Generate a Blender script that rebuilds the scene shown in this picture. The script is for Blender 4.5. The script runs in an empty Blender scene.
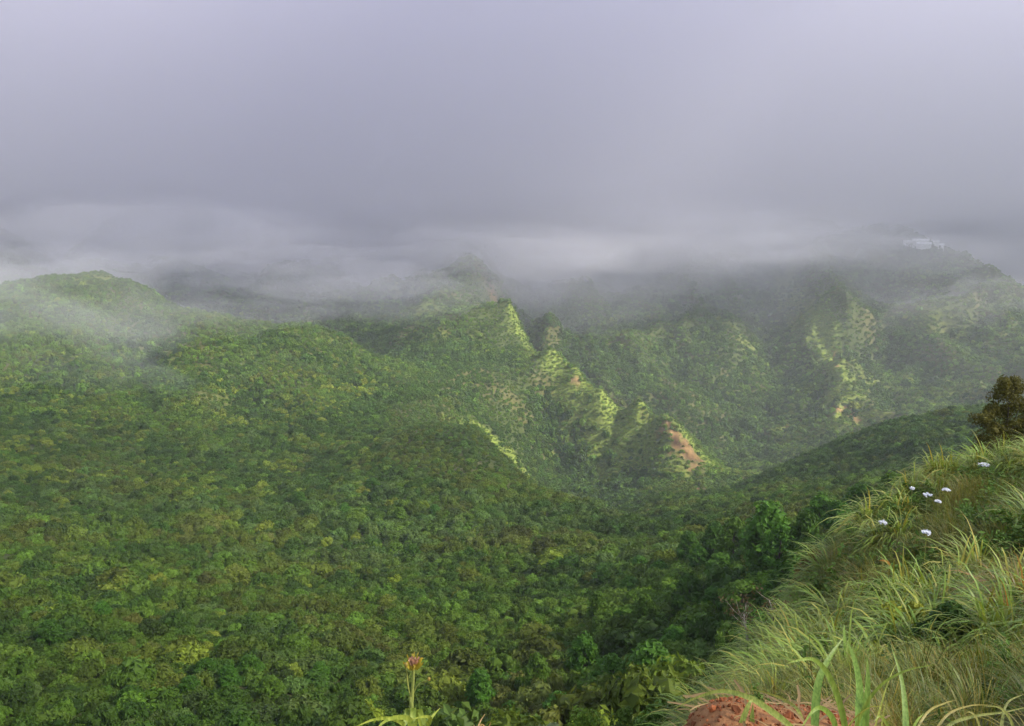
import bpy, bmesh, math, random
import numpy as np
from mathutils import Vector

R = math.radians
rng = np.random.default_rng(11)
random.seed(5)
scn = bpy.context.scene
COL = scn.collection

# ------------------------------------------------------------------ camera
F = 788.0                      # focal length in pixels of the 1024 px wide frame
HORIZ = 215.0                  # image row of the true horizon
PITCH = math.atan((363 - HORIZ) / F)
cd = bpy.data.cameras.new('camera')
cam = bpy.data.objects.new('camera', cd)
COL.objects.link(cam)
cd.sensor_width = 36.0
cd.lens = 36.0 * F / 1024.0
cd.clip_start = 0.05
cd.clip_end = 20000
cam.location = (0, 0, 0)
cam.rotation_euler = (math.pi / 2 - PITCH, 0, 0)
scn.camera = cam
CP, SP = math.cos(PITCH), math.sin(PITCH)


def ray(px, py):
    """azimuth and tangent of elevation of a line of sight, used to survey the place"""
    u = (px - 512) / F
    v = (363 - py) / F
    dx, dy, dz = u, CP + v * SP, -SP + v * CP
    return math.atan2(dx, dy), dz / math.hypot(dx, dy)


def project(x, y, z):
    fy = y * CP - z * SP
    up = y * SP + z * CP
    return 512 + F * x / fy, 363 - F * up / fy


# ------------------------------------------------------------------ noise
def _hash(ix, iy, seed):
    h = (ix.astype(np.int64) * 374761393 + iy.astype(np.int64) * 668265263 + seed * 1442695041) & 0xffffffff
    h = ((h ^ (h >> 13)) * 1274126177) & 0xffffffff
    h = h ^ (h >> 16)
    return (h & 0xffff) / 65535.0


def vnoise(x, y, seed=0):
    ix = np.floor(x); iy = np.floor(y)
    fx = x - ix; fy = y - iy
    fx = fx * fx * fx * (fx * (fx * 6 - 15) + 10)
    fy = fy * fy * fy * (fy * (fy * 6 - 15) + 10)
    ix = ix.astype(np.int64); iy = iy.astype(np.int64)
    a = _hash(ix, iy, seed); b = _hash(ix + 1, iy, seed)
    c = _hash(ix, iy + 1, seed); d = _hash(ix + 1, iy + 1, seed)
    return (a * (1 - fx) + b * fx) * (1 - fy) + (c * (1 - fx) + d * fx) * fy - 0.5


def fbm(x, y, seed=0, oct=4):
    s = 0; a = 1.0
    for k in range(oct):
        s = s + a * vnoise(x * 2 ** k + 17.3 * k, y * 2 ** k - 9.1 * k, seed + k)
        a *= 0.5
    return s


def sstep(a, b, x):
    t = np.clip((x - a) / (b - a), 0, 1)
    return t * t * (3 - 2 * t)


# ------------------------------------------------------------------ terrain survey
# each column: image column, then (image row or 'z' height, distance)
cols = {
    -420: [(760, 70), (600, 140), (500, 270), (420, 430), (350, 570), (300, 700), (300, 860), (260, 1050), (225, 1300), (185, 1700), (160, 2600)],
    -200: [(740, 72), (650, 105), (600, 145), (500, 275), (420, 430), (350, 570), (290, 720), (305, 850), (262, 1000), (228, 1250), (185, 1600), (165, 2600)],
    0: [(726, 75), (650, 110), (600, 150), (550, 205), (500, 280), (450, 370), (400, 470), (350, 570), (310, 660), (284, 740), (325, 850), (280, 1000), (230, 1200), (190, 1500), (170, 2400)],
    100: [(726, 75), (650, 110), (600, 150), (550, 205), (500, 280), (450, 370), (400, 475), (350, 570), (308, 640), (277, 720), (332, 840), (282, 1000), (228, 1200), (185, 1500), (168, 2400)],
    50: [(279, 733), (330, 845)],
    130: [(282, 705), (338, 825)],
    155: [(390, 505), (367, 562)],
    230: [(418, 455), (398, 505)],
    290: [(438, 402), (420, 445)],
    150: [(290, 690), (345, 810), (280, 1010)],
    200: [(726, 75), (650, 110), (600, 150), (550, 205), (500, 280), (450, 370), (400, 470), (350, 570), (314, 650), (364, 770), (318, 890), (258, 1060), (225, 1250), (180, 1600), (168, 2400)],
    250: [(323, 645), (368, 750), (320, 880)],
    300: [(726, 75), (650, 110), (600, 150), (550, 205), (500, 275), (450, 365), (425, 410), (400, 460), (362, 560), (332, 640), (372, 740), (325, 850), (275, 1000), (235, 1200), (190, 1500), (170, 2400)],
    350: [(450, 355), (436, 400), (414, 460), (384, 540), (346, 622), (385, 710), (330, 840), (276, 1000), (235, 1200)],
    400: [(726, 74), (650, 108), (600, 148), (550, 200), (500, 260), (450, 330), (424, 380), (428, 425), (402, 480), (383, 540), (368, 600), (378, 670), (340, 760), (300, 880), (270, 1000), (235, 1200), (190, 1500), (170, 2400)],
    380: [(500, 262), (452, 345), (436, 395), (424, 430), (408, 480), (388, 540), (362, 620), (382, 700)],
    440: [(500, 255), (450, 325), (420, 385), (434, 440), (405, 520), (372, 610), (330, 740), (283, 900), (248, 1100), (200, 1400)],
    480: [(726, 73), (650, 106), (600, 147), (550, 193), (500, 250), (460, 305), (428, 370), (482, 430), (445, 500), (398, 580), (352, 680), (312, 780), (266, 920), (256, 1020), (238, 1170), (212, 1420), (190, 1700)],
    510: [(500, 265), (462, 335), (512, 405), (478, 480), (440, 540), (402, 600), (352, 690), (306, 770), (362, 870), (300, 980), (255, 1170), (215, 1420)],
    550: [(726, 70), (650, 103), (600, 142), (550, 187), (520, 230), (489, 292), (532, 390), (516, 470), (492, 545), (446, 608), (352, 680), (410, 770), (325, 900), (280, 1050), (240, 1250), (205, 1500), (175, 2400)],
    575: [(499, 280), (534, 380), (520, 440), (497, 530), (460, 594), (375, 650), (425, 740)],
    600: [(726, 66), (650, 98), (600, 135), (550, 182), (530, 220), (509, 268), (538, 330), (524, 420), (506, 520), (472, 578), (396, 625), (446, 710), (377, 800), (335, 900), (285, 1050), (250, 1200), (205, 1500), (175, 2400)],
    640: [(726, 60), (650, 92), (600, 125), (560, 168), (530, 220), (521, 250), (540, 290), (518, 340), (503, 405), (496, 470), (482, 535), (456, 578), (402, 605), (462, 690), (405, 785), (350, 900), (295, 1050), (250, 1200), (205, 1500)],
    665: [(512, 320), (498, 400), (490, 465), (470, 530), (440, 560), (418, 585), (458, 665), (420, 760)],
    690: [(700, 60), (640, 88), (590, 120), (560, 150), (530, 205), (520, 250), (510, 310), (500, 390), (491, 460), (478, 520), (443, 562), (468, 640), (430, 740), (385, 850), (320, 1000), (265, 1150), (225, 1320), (195, 1600), (175, 2400)],
    742: [(600, 92), (560, 128), (530, 175), (510, 250), (497, 330), (490, 420), (495, 480), (465, 540), (478, 600), (460, 680), (432, 770), (380, 885), (325, 1010), (265, 1160), (226, 1320), (195, 1600)],
    770: [(490, 300), (476, 420), (492, 490), (480, 560), (462, 660), (444, 740), (415, 840), (365, 985), (303, 1110)],
    885: [(465, 530), (400, 865), (348, 1005), (296, 1130)],
    800: [(560, 95), (530, 140), (508, 210), (486, 320), (461, 430), (486, 520), (468, 620), (442, 720), (398, 860), (345, 985), (285, 1120), (245, 1250), (222, 1420), (240, 1700), (200, 2600)],
    825: [(452, 432), (478, 520), (455, 660), (396, 830), (331, 960), (271, 1090)],
    850: [(530, 115), (505, 190), (475, 320), (440, 440), (472, 520), (455, 620), (425, 740), (376, 850), (312, 985), (264, 1110), (238, 1250), (262, 1500), (250, 2400)],
    900: [(520, 120), (495, 200), (462, 330), (427, 440), (468, 520), (447, 640), (418, 760), (378, 900), (325, 1040), (278, 1150), (238, 1265), (265, 1500), (255, 2400)],
    960: [(515, 120), (490, 200), (455, 330), (420, 440), (462, 520), (442, 660), (408, 800), (352, 950), (295, 1090), (261, 1180), (285, 1400), (275, 1750), (290, 2600)],
    1020: [(510, 120), (488, 200), (452, 330), (417, 440), (458, 520), (435, 680), (393, 820), (328, 1000), (292, 1110), (318, 1400), (287, 1850), (305, 2600)],
    1150: [(510, 120), (488, 200), (452, 330), (414, 440), (455, 520), (435, 680), (395, 840), (350, 1000), (340, 1100), (345, 1400), (300, 1850), (305, 2600)],
    1400: [(520, 120), (490, 200), (450, 330), (410, 440), (450, 520), (435, 680), (400, 840), (360, 1000), (345, 1400), (305, 1850), (305, 2600)],
}
pts = []                                             # azimuth, distance, height


def addp(px, py, r):
    a, t = ray(px, py)
    pts.append((a, r, t * r))


for px, seq in cols.items():
    for py, r in seq:
        addp(px, py, r)
        
# the steep flank below the viewpoint, hidden by its own brow, and the trodden top
for px in (-420, -200, 0, 100, 200, 300, 400, 480, 550, 600):
    a, _ = ray(px, 700)
    for r, z in ((0.5, -1.58), (1.0, -1.62), (1.4, -1.8), (3, -4.4), (8, -10.5), (20, -20.5), (45, -37)) if px < 500 else ((0.5, -1.58), (1.0, -1.62), (1.4, -1.8), (3, -4.0), (8, -8.2), (15, -11.9), (25, -21), (45, -35)):
        pts.append((a, r, z))
for px, seq in {
    640: [(0.5, -1.58), (1.5, -1.62), (2.0, -1.75), (4, -4.2), (10, -8.3), (15, -11.0), (25, -20), (45, -33)],
    690: [(0.5, -1.58), (1.5, -1.6), (2.45, -1.69), (2.8, -2.15), (5, -4.3), (10, -7.7), (15, -10.5), (25, -19.5), (45, -31)],
    730: [(0.5, -1.58), (1.5, -1.58), (2.55, -1.66), (3.2, -2.35), (7, -4.95), (12, -7.9), (16, -10.5), (28, -21), (50, -32)],
    760: [(0.5, -1.58), (1.5, -1.58), (2.6, -1.67), (3.4, -2.35), (7, -4.65), (12, -7.3), (16, -9.4), (22, -14.5), (50, -32)],
    800: [(0.5, -1.58), (1.5, -1.58), (2.7, -1.71), (3.5, -2.3), (7, -4.4), (12, -6.8), (17, -8.8), (20.5, -10.0), (30, -20), (60, -33)],
    850: [(0.5, -1.58), (1.5, -1.58), (2.8, -1.75), (5, -3.25), (8, -4.9), (12, -6.3), (17, -7.6), (22, -8.2), (32, -21), (60, -33)],
    900: [(0.5, -1.58), (1.5, -1.6), (3, -1.95), (5, -3.1), (8, -4.6), (12, -6.0), (17, -7.1), (22, -7.7), (26, -8.4), (37, -22), (60, -32)],
    960: [(0.5, -1.58), (1.5, -1.6), (3, -1.95), (5, -3.0), (8, -4.4), (12, -5.8), (18, -6.9), (25, -7.6), (29, -8.3), (41, -23), (60, -32)],
    1020: [(0.5, -1.58), (1.5, -1.58), (3, -1.9), (5, -2.8), (8, -4.1), (12, -5.4), (18, -6.5), (26, -7.3), (31, -8.0), (44, -23), (70, -36)],
    1150: [(0.5, -1.58), (1.5, -1.55), (3, -1.8), (8, -3.7), (18, -6.9), (30, -8.6), (50, -24)],
    1400: [(0.5, -1.58), (1.5, -1.5), (3, -1.6), (8, -3.2), (18, -6.5), (30, -8.6), (55, -25)],
}.items():
    a, _ = ray(px, 700)
    for r, z in seq:
        pts.append((a, r, z))
for a in (-1.15, 1.3, -1.6, 1.7, -2.2, 2.2, 3.0, -3.0):   # behind the viewpoint: the ridge goes on
    up = abs(a) > 1.9
    for r, z in ((0.5, -1.58), (2, -1.55 if up else -2.4), (8, -1.2 if up else -8), (30, 1 if up else -25), (120, -5 if up else -70), (450, -40 if up else -100), (1200, -60), (2600, -60)):
        pts.append((a, r, z))

P = np.array(pts)
LW = 0.42                                            # weight of log distance against azimuth


def qof(r):
    return r + 3.0


PX = np.stack([P[:, 0], LW * np.log(P[:, 1])], 1)
Q = P[:, 2] / qof(P[:, 1])
n = len(PX)
D = np.linalg.norm(PX[:, None] - PX[None], axis=2)
PHI = D ** 1.25
A = np.zeros((n + 3, n + 3))
A[:n, :n] = PHI + 1e-6 * np.eye(n)
A[:n, n] = 1; A[:n, n + 1:] = PX
A[n, :n] = 1; A[n + 1:, :n] = PX.T
W = np.linalg.solve(A, np.concatenate([Q, [0, 0, 0]]))

# coarse table of the surface over azimuth and log distance
AZ0, AZ1, NA = -math.pi, math.pi, 900
L0, L1, NL = math.log(0.3), math.log(3600), 420
ga = np.linspace(AZ0, AZ1, NA)
gl = np.linspace(L0, L1, NL)
TAB = np.zeros((NA, NL))
for i in range(NA):
    X = np.stack([np.full(NL, ga[i]), LW * gl], 1)
    K = np.linalg.norm(X[:, None] - PX[None], axis=2) ** 1.25
    TAB[i] = K @ W[:n] + W[n] + X @ W[n + 1:]


def base_z(az, r):
    l = np.log(np.maximum(r, 0.31))
    fa = np.clip((az - AZ0) / (AZ1 - AZ0) * (NA - 1), 0, NA - 1.001)
    fl = np.clip((l - L0) / (L1 - L0) * (NL - 1), 0, NL - 1.001)
    ia = fa.astype(int); il = fl.astype(int)
    fa = fa - ia; fl = fl - il
    q = (TAB[ia, il] * (1 - fa) * (1 - fl) + TAB[ia + 1, il] * fa * (1 - fl)
         + TAB[ia, il + 1] * (1 - fa) * fl + TAB[ia + 1, il + 1] * fa * fl)
    return q * qof(r)


def height(x, y):
    x = np.asarray(x, float); y = np.asarray(y, float)
    r = np.hypot(x, y); az = np.arctan2(x, y)
    z = base_z(az, r)
    # relief of its own: gullies and knolls on the slopes, small hummocks near by
    m = sstep(150, 1000, r)
    gully = 1 - np.abs(fbm(x / 95 + 0.3 * fbm(x / 60, y / 60, 31), y / 170, 7, 4)) * 2.2
    m = m * (1 - 0.6 * sstep(-130, -330, x) * (1 - sstep(800, 950, r)))
    z = z + m * (fbm(x / 160, y / 160, 3, 4) * 20 + (gully - 0.55) * (19 + 12 * sstep(650, 900, r)))
    z = z + sstep(50, 140, r) * (1 - sstep(150, 1000, r)) * fbm(x / 45, y / 45, 5, 3) * 4.0
    z = z + sstep(3, 9, r) * (1 - sstep(30, 60, r)) * fbm(x / 2.6, y / 2.6, 9, 3) * 0.45
    z = z + (1 - sstep(6, 14, r)) * (fbm(x / 0.5, y / 0.5, 21, 5) * 0.06)
    return z


def surface_at(px, py, r0=1.0, r1=3000):
    """first meeting of a line of sight with the ground: where a thing seen there stands"""
    a, t = ray(px, py)
    rr = np.exp(np.linspace(math.log(r0), math.log(r1), 3000))
    x = rr * math.sin(a); y = rr * math.cos(a)
    d = height(x, y) - t * rr
    k = np.argmax(d > 0) if (d > 0).any() else len(rr) - 1
    return float(x[k]), float(y[k]), float(height(x[k:k + 1], y[k:k + 1])[0])


# ------------------------------------------------------------------ helpers
def tag(o, label=None, cat=None, group=None, kind=None):
    if label: o['label'] = label
    if cat: o['category'] = cat
    if group: o['group'] = group
    if kind: o['kind'] = kind
    return o


def mesh_from(name, v, faces, mats, smooth=False, midx=None):
    """v: (n,3) array; faces: list of arrays (m,k)"""
    me = bpy.data.meshes.new(name)
    if not isinstance(faces, (list, tuple)):
        faces = [faces]
    nl = sum(f.size for f in faces); nf = sum(len(f) for f in faces)
    me.vertices.add(len(v)); me.vertices.foreach_set('co', np.asarray(v, np.float32).ravel())
    me.loops.add(nl); me.polygons.add(nf)
    me.loops.foreach_set('vertex_index', np.concatenate([f.ravel() for f in faces]).astype(np.int32))
    st = []; s = 0
    for f in faces:
        st.append(s + np.arange(len(f)) * f.shape[1]); s += f.size
    me.polygons.foreach_set('loop_start', np.concatenate(st).astype(np.int32))
    if midx is not None:
        me.polygons.foreach_set('material_index', np.asarray(midx, np.int32))
    me.polygons.foreach_set('use_smooth', np.full(nf, smooth, bool))
    for m in mats if isinstance(mats, (list, tuple)) else [mats]:
        me.materials.append(m)
    me.update(calc_edges=True)
    me.validate()
    return me


def link(name, me, parent=None):
    o = bpy.data.objects.new(name, me)
    COL.objects.link(o)
    if parent is not None:
        o.parent = parent
    return o


def empty(name, loc, rz=0):
    o = bpy.data.objects.new(name, None)
    COL.objects.link(o)
    o.location = loc
    o.rotation_euler = (0, 0, rz)
    o.empty_display_size = 0.2
    return o


# ------------------------------------------------------------------ materials
def new_mat(name):
    m = bpy.data.materials.new(name)
    m.use_nodes = True
    nt = m.node_tree
    nt.nodes.clear()
    out = nt.nodes.new('ShaderNodeOutputMaterial')
    return m, nt, out


def nd(nt, kind, **kw):
    x = nt.nodes.new(kind)
    for k, v in kw.items():
        setattr(x, k, v)
    return x


def leaf_material(name, rough=0.5, trans=0.25, spec=0.1, src='INSTANCER'):
    m, nt, out = new_mat(name)
    at = nd(nt, 'ShaderNodeAttribute', attribute_type=src, attribute_name='tint')
    va = nd(nt, 'ShaderNodeAttribute', attribute_type='GEOMETRY', attribute_name='vary')
    mul = nd(nt, 'ShaderNodeMix', data_type='RGBA', blend_type='MULTIPLY')
    mul.inputs[0].default_value = 1
    nt.links.new(at.outputs['Color'], mul.inputs[6])
    nt.links.new(va.outputs['Color'], mul.inputs[7])
    p = nd(nt, 'ShaderNodeBsdfPrincipled')
    p.inputs['Roughness'].default_value = rough
    p.inputs['Specular IOR Level'].default_value = spec
    nt.links.new(mul.outputs[2], p.inputs['Base Color'])
    tr = nd(nt, 'ShaderNodeBsdfTranslucent')
    warm = nd(nt, 'ShaderNodeMix', data_type='RGBA', blend_type='MULTIPLY')
    warm.inputs[0].default_value = 1
    warm.inputs[7].default_value = (1.25, 1.15, 0.5, 1)
    nt.links.new(mul.outputs[2], warm.inputs[6])
    nt.links.new(warm.outputs[2], tr.inputs['Color'])
    mx = nd(nt, 'ShaderNodeMixShader')
    mx.inputs[0].default_value = trans
    nt.links.new(p.outputs[0], mx.inputs[1]); nt.links.new(tr.outputs[0], mx.inputs[2])
    nt.links.new(mx.outputs[0], out.inputs['Surface'])
    return m


M_LEAF = leaf_material('foliage')
M_BLADE = leaf_material('grass_blades', rough=0.42, trans=0.3, spec=0.25)


def streaks(m, scale, lo, hi):
    """long veins, blotches and blemishes over the leaf colour"""
    nt = m.node_tree
    mul = [x for x in nt.nodes if x.bl_idname == 'ShaderNodeMix'][0]
    tc = nd(nt, 'ShaderNodeTexCoord')
    mp_ = nd(nt, 'ShaderNodeMapping'); mp_.inputs['Scale'].default_value = (5, 5, .6)
    nt.links.new(tc.outputs['Object'], mp_.inputs[0])
    no = nd(nt, 'ShaderNodeTexNoise'); no.inputs['Scale'].default_value = scale; no.inputs['Detail'].default_value = 5
    nt.links.new(mp_.outputs[0], no.inputs['Vector'])
    rp = nd(nt, 'ShaderNodeValToRGB')
    rp.color_ramp.elements[0].position = .32; rp.color_ramp.elements[0].color = (*lo, 1)
    rp.color_ramp.elements[1].position = .66; rp.color_ramp.elements[1].color = (*hi, 1)
    nt.links.new(no.outputs['Fac'], rp.inputs[0])
    src = mul.inputs[6].links[0].from_socket
    m2 = nd(nt, 'ShaderNodeMix', data_type='RGBA', blend_type='MULTIPLY'); m2.inputs[0].default_value = 1
    nt.links.new(src, m2.inputs[6]); nt.links.new(rp.outputs[0], m2.inputs[7])
    nt.links.new(m2.outputs[2], mul.inputs[6])


streaks(M_BLADE, 38, (.62, .68, .5), (1.3, 1.2, 1.15))


def bark_material(name, c0, c1, scale=18):
    m, nt, out = new_mat(name)
    tc = nd(nt, 'ShaderNodeTexCoord')
    no = nd(nt, 'ShaderNodeTexNoise'); no.inputs['Scale'].default_value = scale; no.inputs['Detail'].default_value = 6
    mp = nd(nt, 'ShaderNodeMapping'); mp.inputs['Scale'].default_value = (1, 1, 0.25)
    nt.links.new(tc.outputs['Object'], mp.inputs[0]); nt.links.new(mp.outputs[0], no.inputs['Vector'])
    rp = nd(nt, 'ShaderNodeValToRGB')
    rp.color_ramp.elements[0].position = 0.35; rp.color_ramp.elements[0].color = (*c0, 1)
    rp.color_ramp.elements[1].position = 0.68; rp.color_ramp.elements[1].color = (*c1, 1)
    nt.links.new(no.outputs['Fac'], rp.inputs[0])
    p = nd(nt, 'ShaderNodeBsdfPrincipled'); p.inputs['Roughness'].default_value = 0.85
    nt.links.new(rp.outputs[0], p.inputs['Base Color'])
    b = nd(nt, 'ShaderNodeBump'); b.inputs['Strength'].default_value = 0.5
    nt.links.new(no.outputs['Fac'], b.inputs['Height']); nt.links.new(b.outputs[0], p.inputs['Normal'])
    nt.links.new(p.outputs[0], out.inputs['Surface'])
    return m


M_BARK = bark_material('bark', (0.035, 0.026, 0.018), (0.11, 0.085, 0.06))
M_DEAD = bark_material('bleached_wood', (0.16, 0.12, 0.09), (0.46, 0.40, 0.34), 30)
M_STEM = bark_material('green_stem', (0.14, 0.17, 0.03), (0.30, 0.30, 0.06), 60)


def plain(name, c, rough=0.6, var=0.25, scale=40):
    m, nt, out = new_mat(name)
    tc = nd(nt, 'ShaderNodeTexCoord')
    no = nd(nt, 'ShaderNodeTexNoise'); no.inputs['Scale'].default_value = scale; no.inputs['Detail'].default_value = 4
    nt.links.new(tc.outputs['Object'], no.inputs['Vector'])
    rp = nd(nt, 'ShaderNodeValToRGB')
    rp.color_ramp.elements[0].position = 0.3; rp.color_ramp.elements[0].color = (*[k * (1 - var) for k in c], 1)
    rp.color_ramp.elements[1].position = 0.7; rp.color_ramp.elements[1].color = (*[min(1, k * (1 + var)) for k in c], 1)
    nt.links.new(no.outputs['Fac'], rp.inputs[0])
    p = nd(nt, 'ShaderNodeBsdfPrincipled'); p.inputs['Roughness'].default_value = rough
    nt.links.new(rp.outputs[0], p.inputs['Base Color'])
    nt.links.new(p.outputs[0], out.inputs['Surface'])
    return m


# ground: colour comes from what grows or lies there (vertex attribute), broken up by fine noise
def ground_material():
    m, nt, out = new_mat('ground')
    at = nd(nt, 'ShaderNodeAttribute', attribute_name='cover')
    soil = nd(nt, 'ShaderNodeAttribute', attribute_name='soil')
    ge = nd(nt, 'ShaderNodeNewGeometry')
    n1 = nd(nt, 'ShaderNodeTexNoise'); n1.inputs['Scale'].default_value = 0.5; n1.inputs['Detail'].default_value = 8
    nt.links.new(ge.outputs['Position'], n1.inputs['Vector'])
    r1 = nd(nt, 'ShaderNodeValToRGB')
    r1.color_ramp.elements[0].position = 0.3; r1.color_ramp.elements[0].color = (0.6, 0.6, 0.6, 1)
    r1.color_ramp.elements[1].position = 0.7; r1.color_ramp.elements[1].color = (1.35, 1.3, 1.2, 1)
    nt.links.new(n1.outputs['Fac'], r1.inputs[0])
    mu = nd(nt, 'ShaderNodeMix', data_type='RGBA', blend_type='MULTIPLY'); mu.inputs[0].default_value = 1
    nt.links.new(at.outputs['Color'], mu.inputs[6]); nt.links.new(r1.outputs[0], mu.inputs[7])
    n2 = nd(nt, 'ShaderNodeTexNoise'); n2.inputs['Scale'].default_value = 22; n2.inputs['Detail'].default_value = 8; n2.inputs['Roughness'].default_value = 0.65
    nt.links.new(ge.outputs['Position'], n2.inputs['Vector'])
    r2 = nd(nt, 'ShaderNodeValToRGB')
    e = r2.color_ramp.elements
    e[0].position = 0.3; e[0].color = (0.13, 0.06, 0.03, 1)
    e[1].position = 0.72; e[1].color = (0.38, 0.195, 0.088, 1)
    k = e.new(0.5); k.color = (0.27, 0.122, 0.05, 1)
    nt.links.new(n2.outputs['Fac'], r2.inputs[0])
    mx = nd(nt, 'ShaderNodeMix', data_type='RGBA')
    nt.links.new(soil.outputs['Fac'], mx.inputs[0]); nt.links.new(mu.outputs[2], mx.inputs[6]); nt.links.new(r2.outputs[0], mx.inputs[7])
    p = nd(nt, 'ShaderNodeBsdfPrincipled'); p.inputs['Roughness'].default_value = 0.9; p.inputs['Specular IOR Level'].default_value = 0.15
    nt.links.new(mx.outputs[2], p.inputs['Base Color'])
    b = nd(nt, 'ShaderNodeBump'); b.inputs['Strength'].default_value = 0.7; b.inputs['Distance'].default_value = 0.03
    nt.links.new(n2.outputs['Fac'], b.inputs['Height']); nt.links.new(b.outputs[0], p.inputs['Normal'])
    nt.links.new(p.outputs[0], out.inputs['Surface'])
    return m


M_GROUND = ground_material()

# ------------------------------------------------------------------ grassy crests and bare earth, surveyed on the ground
grass_lines = [   # (points seen along the strip, half width in metres, strength)
    ([(478, 425), (500, 447), (530, 476), (570, 497), (615, 515)], 5, 1.0),
    ([(440, 422), (478, 426)], 6, .6),
    ([(520, 325), (545, 350), (575, 377), (600, 398)], 12, .9),
    ([(500, 300), (520, 325)], 9, .8),
    ([(600, 412), (622, 425), (610, 440), (640, 445)], 22, 1.0),
    ([(590, 450), (560, 440)], 8, .5),
    ([(625, 450), (650, 465), (690, 480)], 10, .55),
    ([(700, 455), (725, 468), (745, 472)], 13, 1.0),
    ([(786, 285), (808, 318), (828, 350), (845, 385), (850, 405)], 12, .85),
    ([(850, 405), (842, 425), (862, 420)], 14, .8),
    ([(780, 420), (790, 440)], 10, .9),
    ([(920, 310), (960, 330), (1000, 345)], 16, .35),
    ([(870, 380), (900, 405), (950, 400)], 18, .5),
    ([(375, 285), (405, 300), (430, 315)], 12, .7),
    ([(405, 265), (440, 290)], 9, .4),
    ([(430, 335), (470, 340)], 9, .6),
    ([(70, 279), (110, 279), (160, 297), (215, 317), (300, 331), (345, 346)], 7, .5),  # pale crest strip added to sharpen relief in place of shading
    ([(150, 355), (220, 395), (260, 430)], 9, .35),
    ([(560, 365), (588, 392), (610, 402), (636, 404)], 8, .9),
    ([(735, 330), (748, 350), (752, 370)], 8, .5),
]
soil_spots = [   # seen at, radius in metres
    (667, 424, 6), (674, 434, 7), (683, 445, 9), (690, 456, 9), (696, 466, 6), (702, 490, 6), (712, 486, 6), (722, 483, 4),
    (491, 292, 5), (495, 298, 6), (493, 285, 4), (838, 408, 8), (846, 412, 7), (833, 360, 6), (836, 366, 4), (786, 428, 5), (858, 420, 4), (575, 380, 4)
]
# tall deep-green wood in hollows and ravines, its dark tone also standing for shade
shade_wood_lines = [
    ([(498, 435), (530, 462), (565, 482), (605, 497), (640, 507)], 20, 1.0), ([(540, 440), (575, 470), (600, 480)], 14, .9),
    ([(612, 362), (640, 388), (680, 415), (720, 437), (758, 452)], 22, .95), ([(690, 300), (712, 345), (738, 392), (760, 425)], 26, .8),
    ([(545, 300), (580, 345), (610, 375)], 26, .8), ([(160, 262), (240, 285), (330, 312), (400, 345), (440, 362)], 34, .85),
    ([(330, 432), (372, 408), (420, 388), (470, 372)], 16, .85), ([(280, 345), (350, 372), (400, 392)], 16, .6),
    ([(780, 470), (860, 448), (950, 440)], 40, .7), ([(860, 300), (900, 350), (930, 385)], 22, .55), ([(620, 510), (680, 500), (740, 492)], 16, .8),
    ([(300, 500), (340, 470), (380, 480)], 12, .6), ([(60, 420), (150, 440), (230, 470)], 14, .4),
]
WL = []
for seq, wdt, st in shade_wood_lines:
    WL.append((np.array([surface_at(px, py, 150) for px, py in seq]), wdt, st))
GL = []
for seq, wdt, st in grass_lines:
    w3 = [surface_at(px, py, 150) for px, py in seq]
    GL.append((np.array(w3), wdt * 1.3, st * .9))
SO = [(np.array(surface_at(px, py, 150)), rad) for px, py, rad in soil_spots]


def grassiness(x, y, lines=None):
    g = np.zeros_like(x)
    wob = fbm(x / 14, y / 14, 77, 3)
    for w3, wdt, st in lines or GL:
        for a, b in zip(w3[:-1], w3[1:]):
            ab = b[:2] - a[:2]
            t = np.clip(((x - a[0]) * ab[0] + (y - a[1]) * ab[1]) / (ab @ ab + 1e-9), 0, 1)
            d = np.hypot(x - a[0] - t * ab[0], y - a[1] - t * ab[1])
            g = np.maximum(g, st * (1 - sstep(wdt * 0.5, wdt * 1.3, d + wob * wdt * 1.1)))
    return g


def bareness(x, y):
    s = np.zeros_like(x)
    wob = fbm(x / 7, y / 7, 55, 3)
    for p, rad in SO:
        d = np.hypot(x - p[0], y - p[1])
        s = np.maximum(s, 1 - sstep(rad * 0.6, rad * 1.15, d + wob * rad * 1.2))
    return s


def near_soil(x, y):
    """the trodden orange earth at the viewpoint"""
    r = np.hypot(x, y); az = np.arctan2(x, y)
    edge = 2.75 + 0.35 * fbm(x / 0.5, y / 0.5, 41, 3)
    s = (1 - sstep(edge - 0.12, edge + 0.12, r)) * sstep(0.16, 0.21, az + 0.06 * fbm(x / .35, y / .35, 13, 3))
    return s


# ------------------------------------------------------------------ terrain sheet
az = np.concatenate([np.linspace(-math.pi, -0.8, 90, endpoint=False), np.linspace(-0.8, 0.8, 620), np.linspace(0.8, math.pi, 90)[1:]])
lr = np.concatenate([np.linspace(math.log(0.35), math.log(40), 260, endpoint=False), np.linspace(math.log(40), math.log(3500), 640)])
AA, LL = np.meshgrid(az, lr, indexing='ij')
RR = np.exp(LL)
X = RR * np.sin(AA); Y = RR * np.cos(AA)
Z = height(X, Y)
na, nr = AA.shape
V = np.stack([X, Y, Z], 2).reshape(-1, 3)
idx = np.arange(na * nr).reshape(na, nr)
Fq = np.stack([idx[:-1, :-1], idx[1:, :-1], idx[1:, 1:], idx[:-1, 1:]], 2).reshape(-1, 4)[:, ::-1]
seam = np.stack([idx[-1, :-1], idx[0, :-1], idx[0, 1:], idx[-1, 1:]], 1)[:, ::-1]
V = np.vstack([V, [[0, 0, -1.58]]])
hub = np.stack([np.full(na, len(V) - 1), idx[np.r_[1:na, 0], 0], idx[:, 0]], 1)[:, ::-1]
me = mesh_from('terrain', V, [Fq, hub], M_GROUND, smooth=True)
xf, yf = V[:, 0], V[:, 1]
rf = np.hypot(xf, yf)
cov = np.zeros((len(V), 4)); cov[:, 3] = 1
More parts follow.
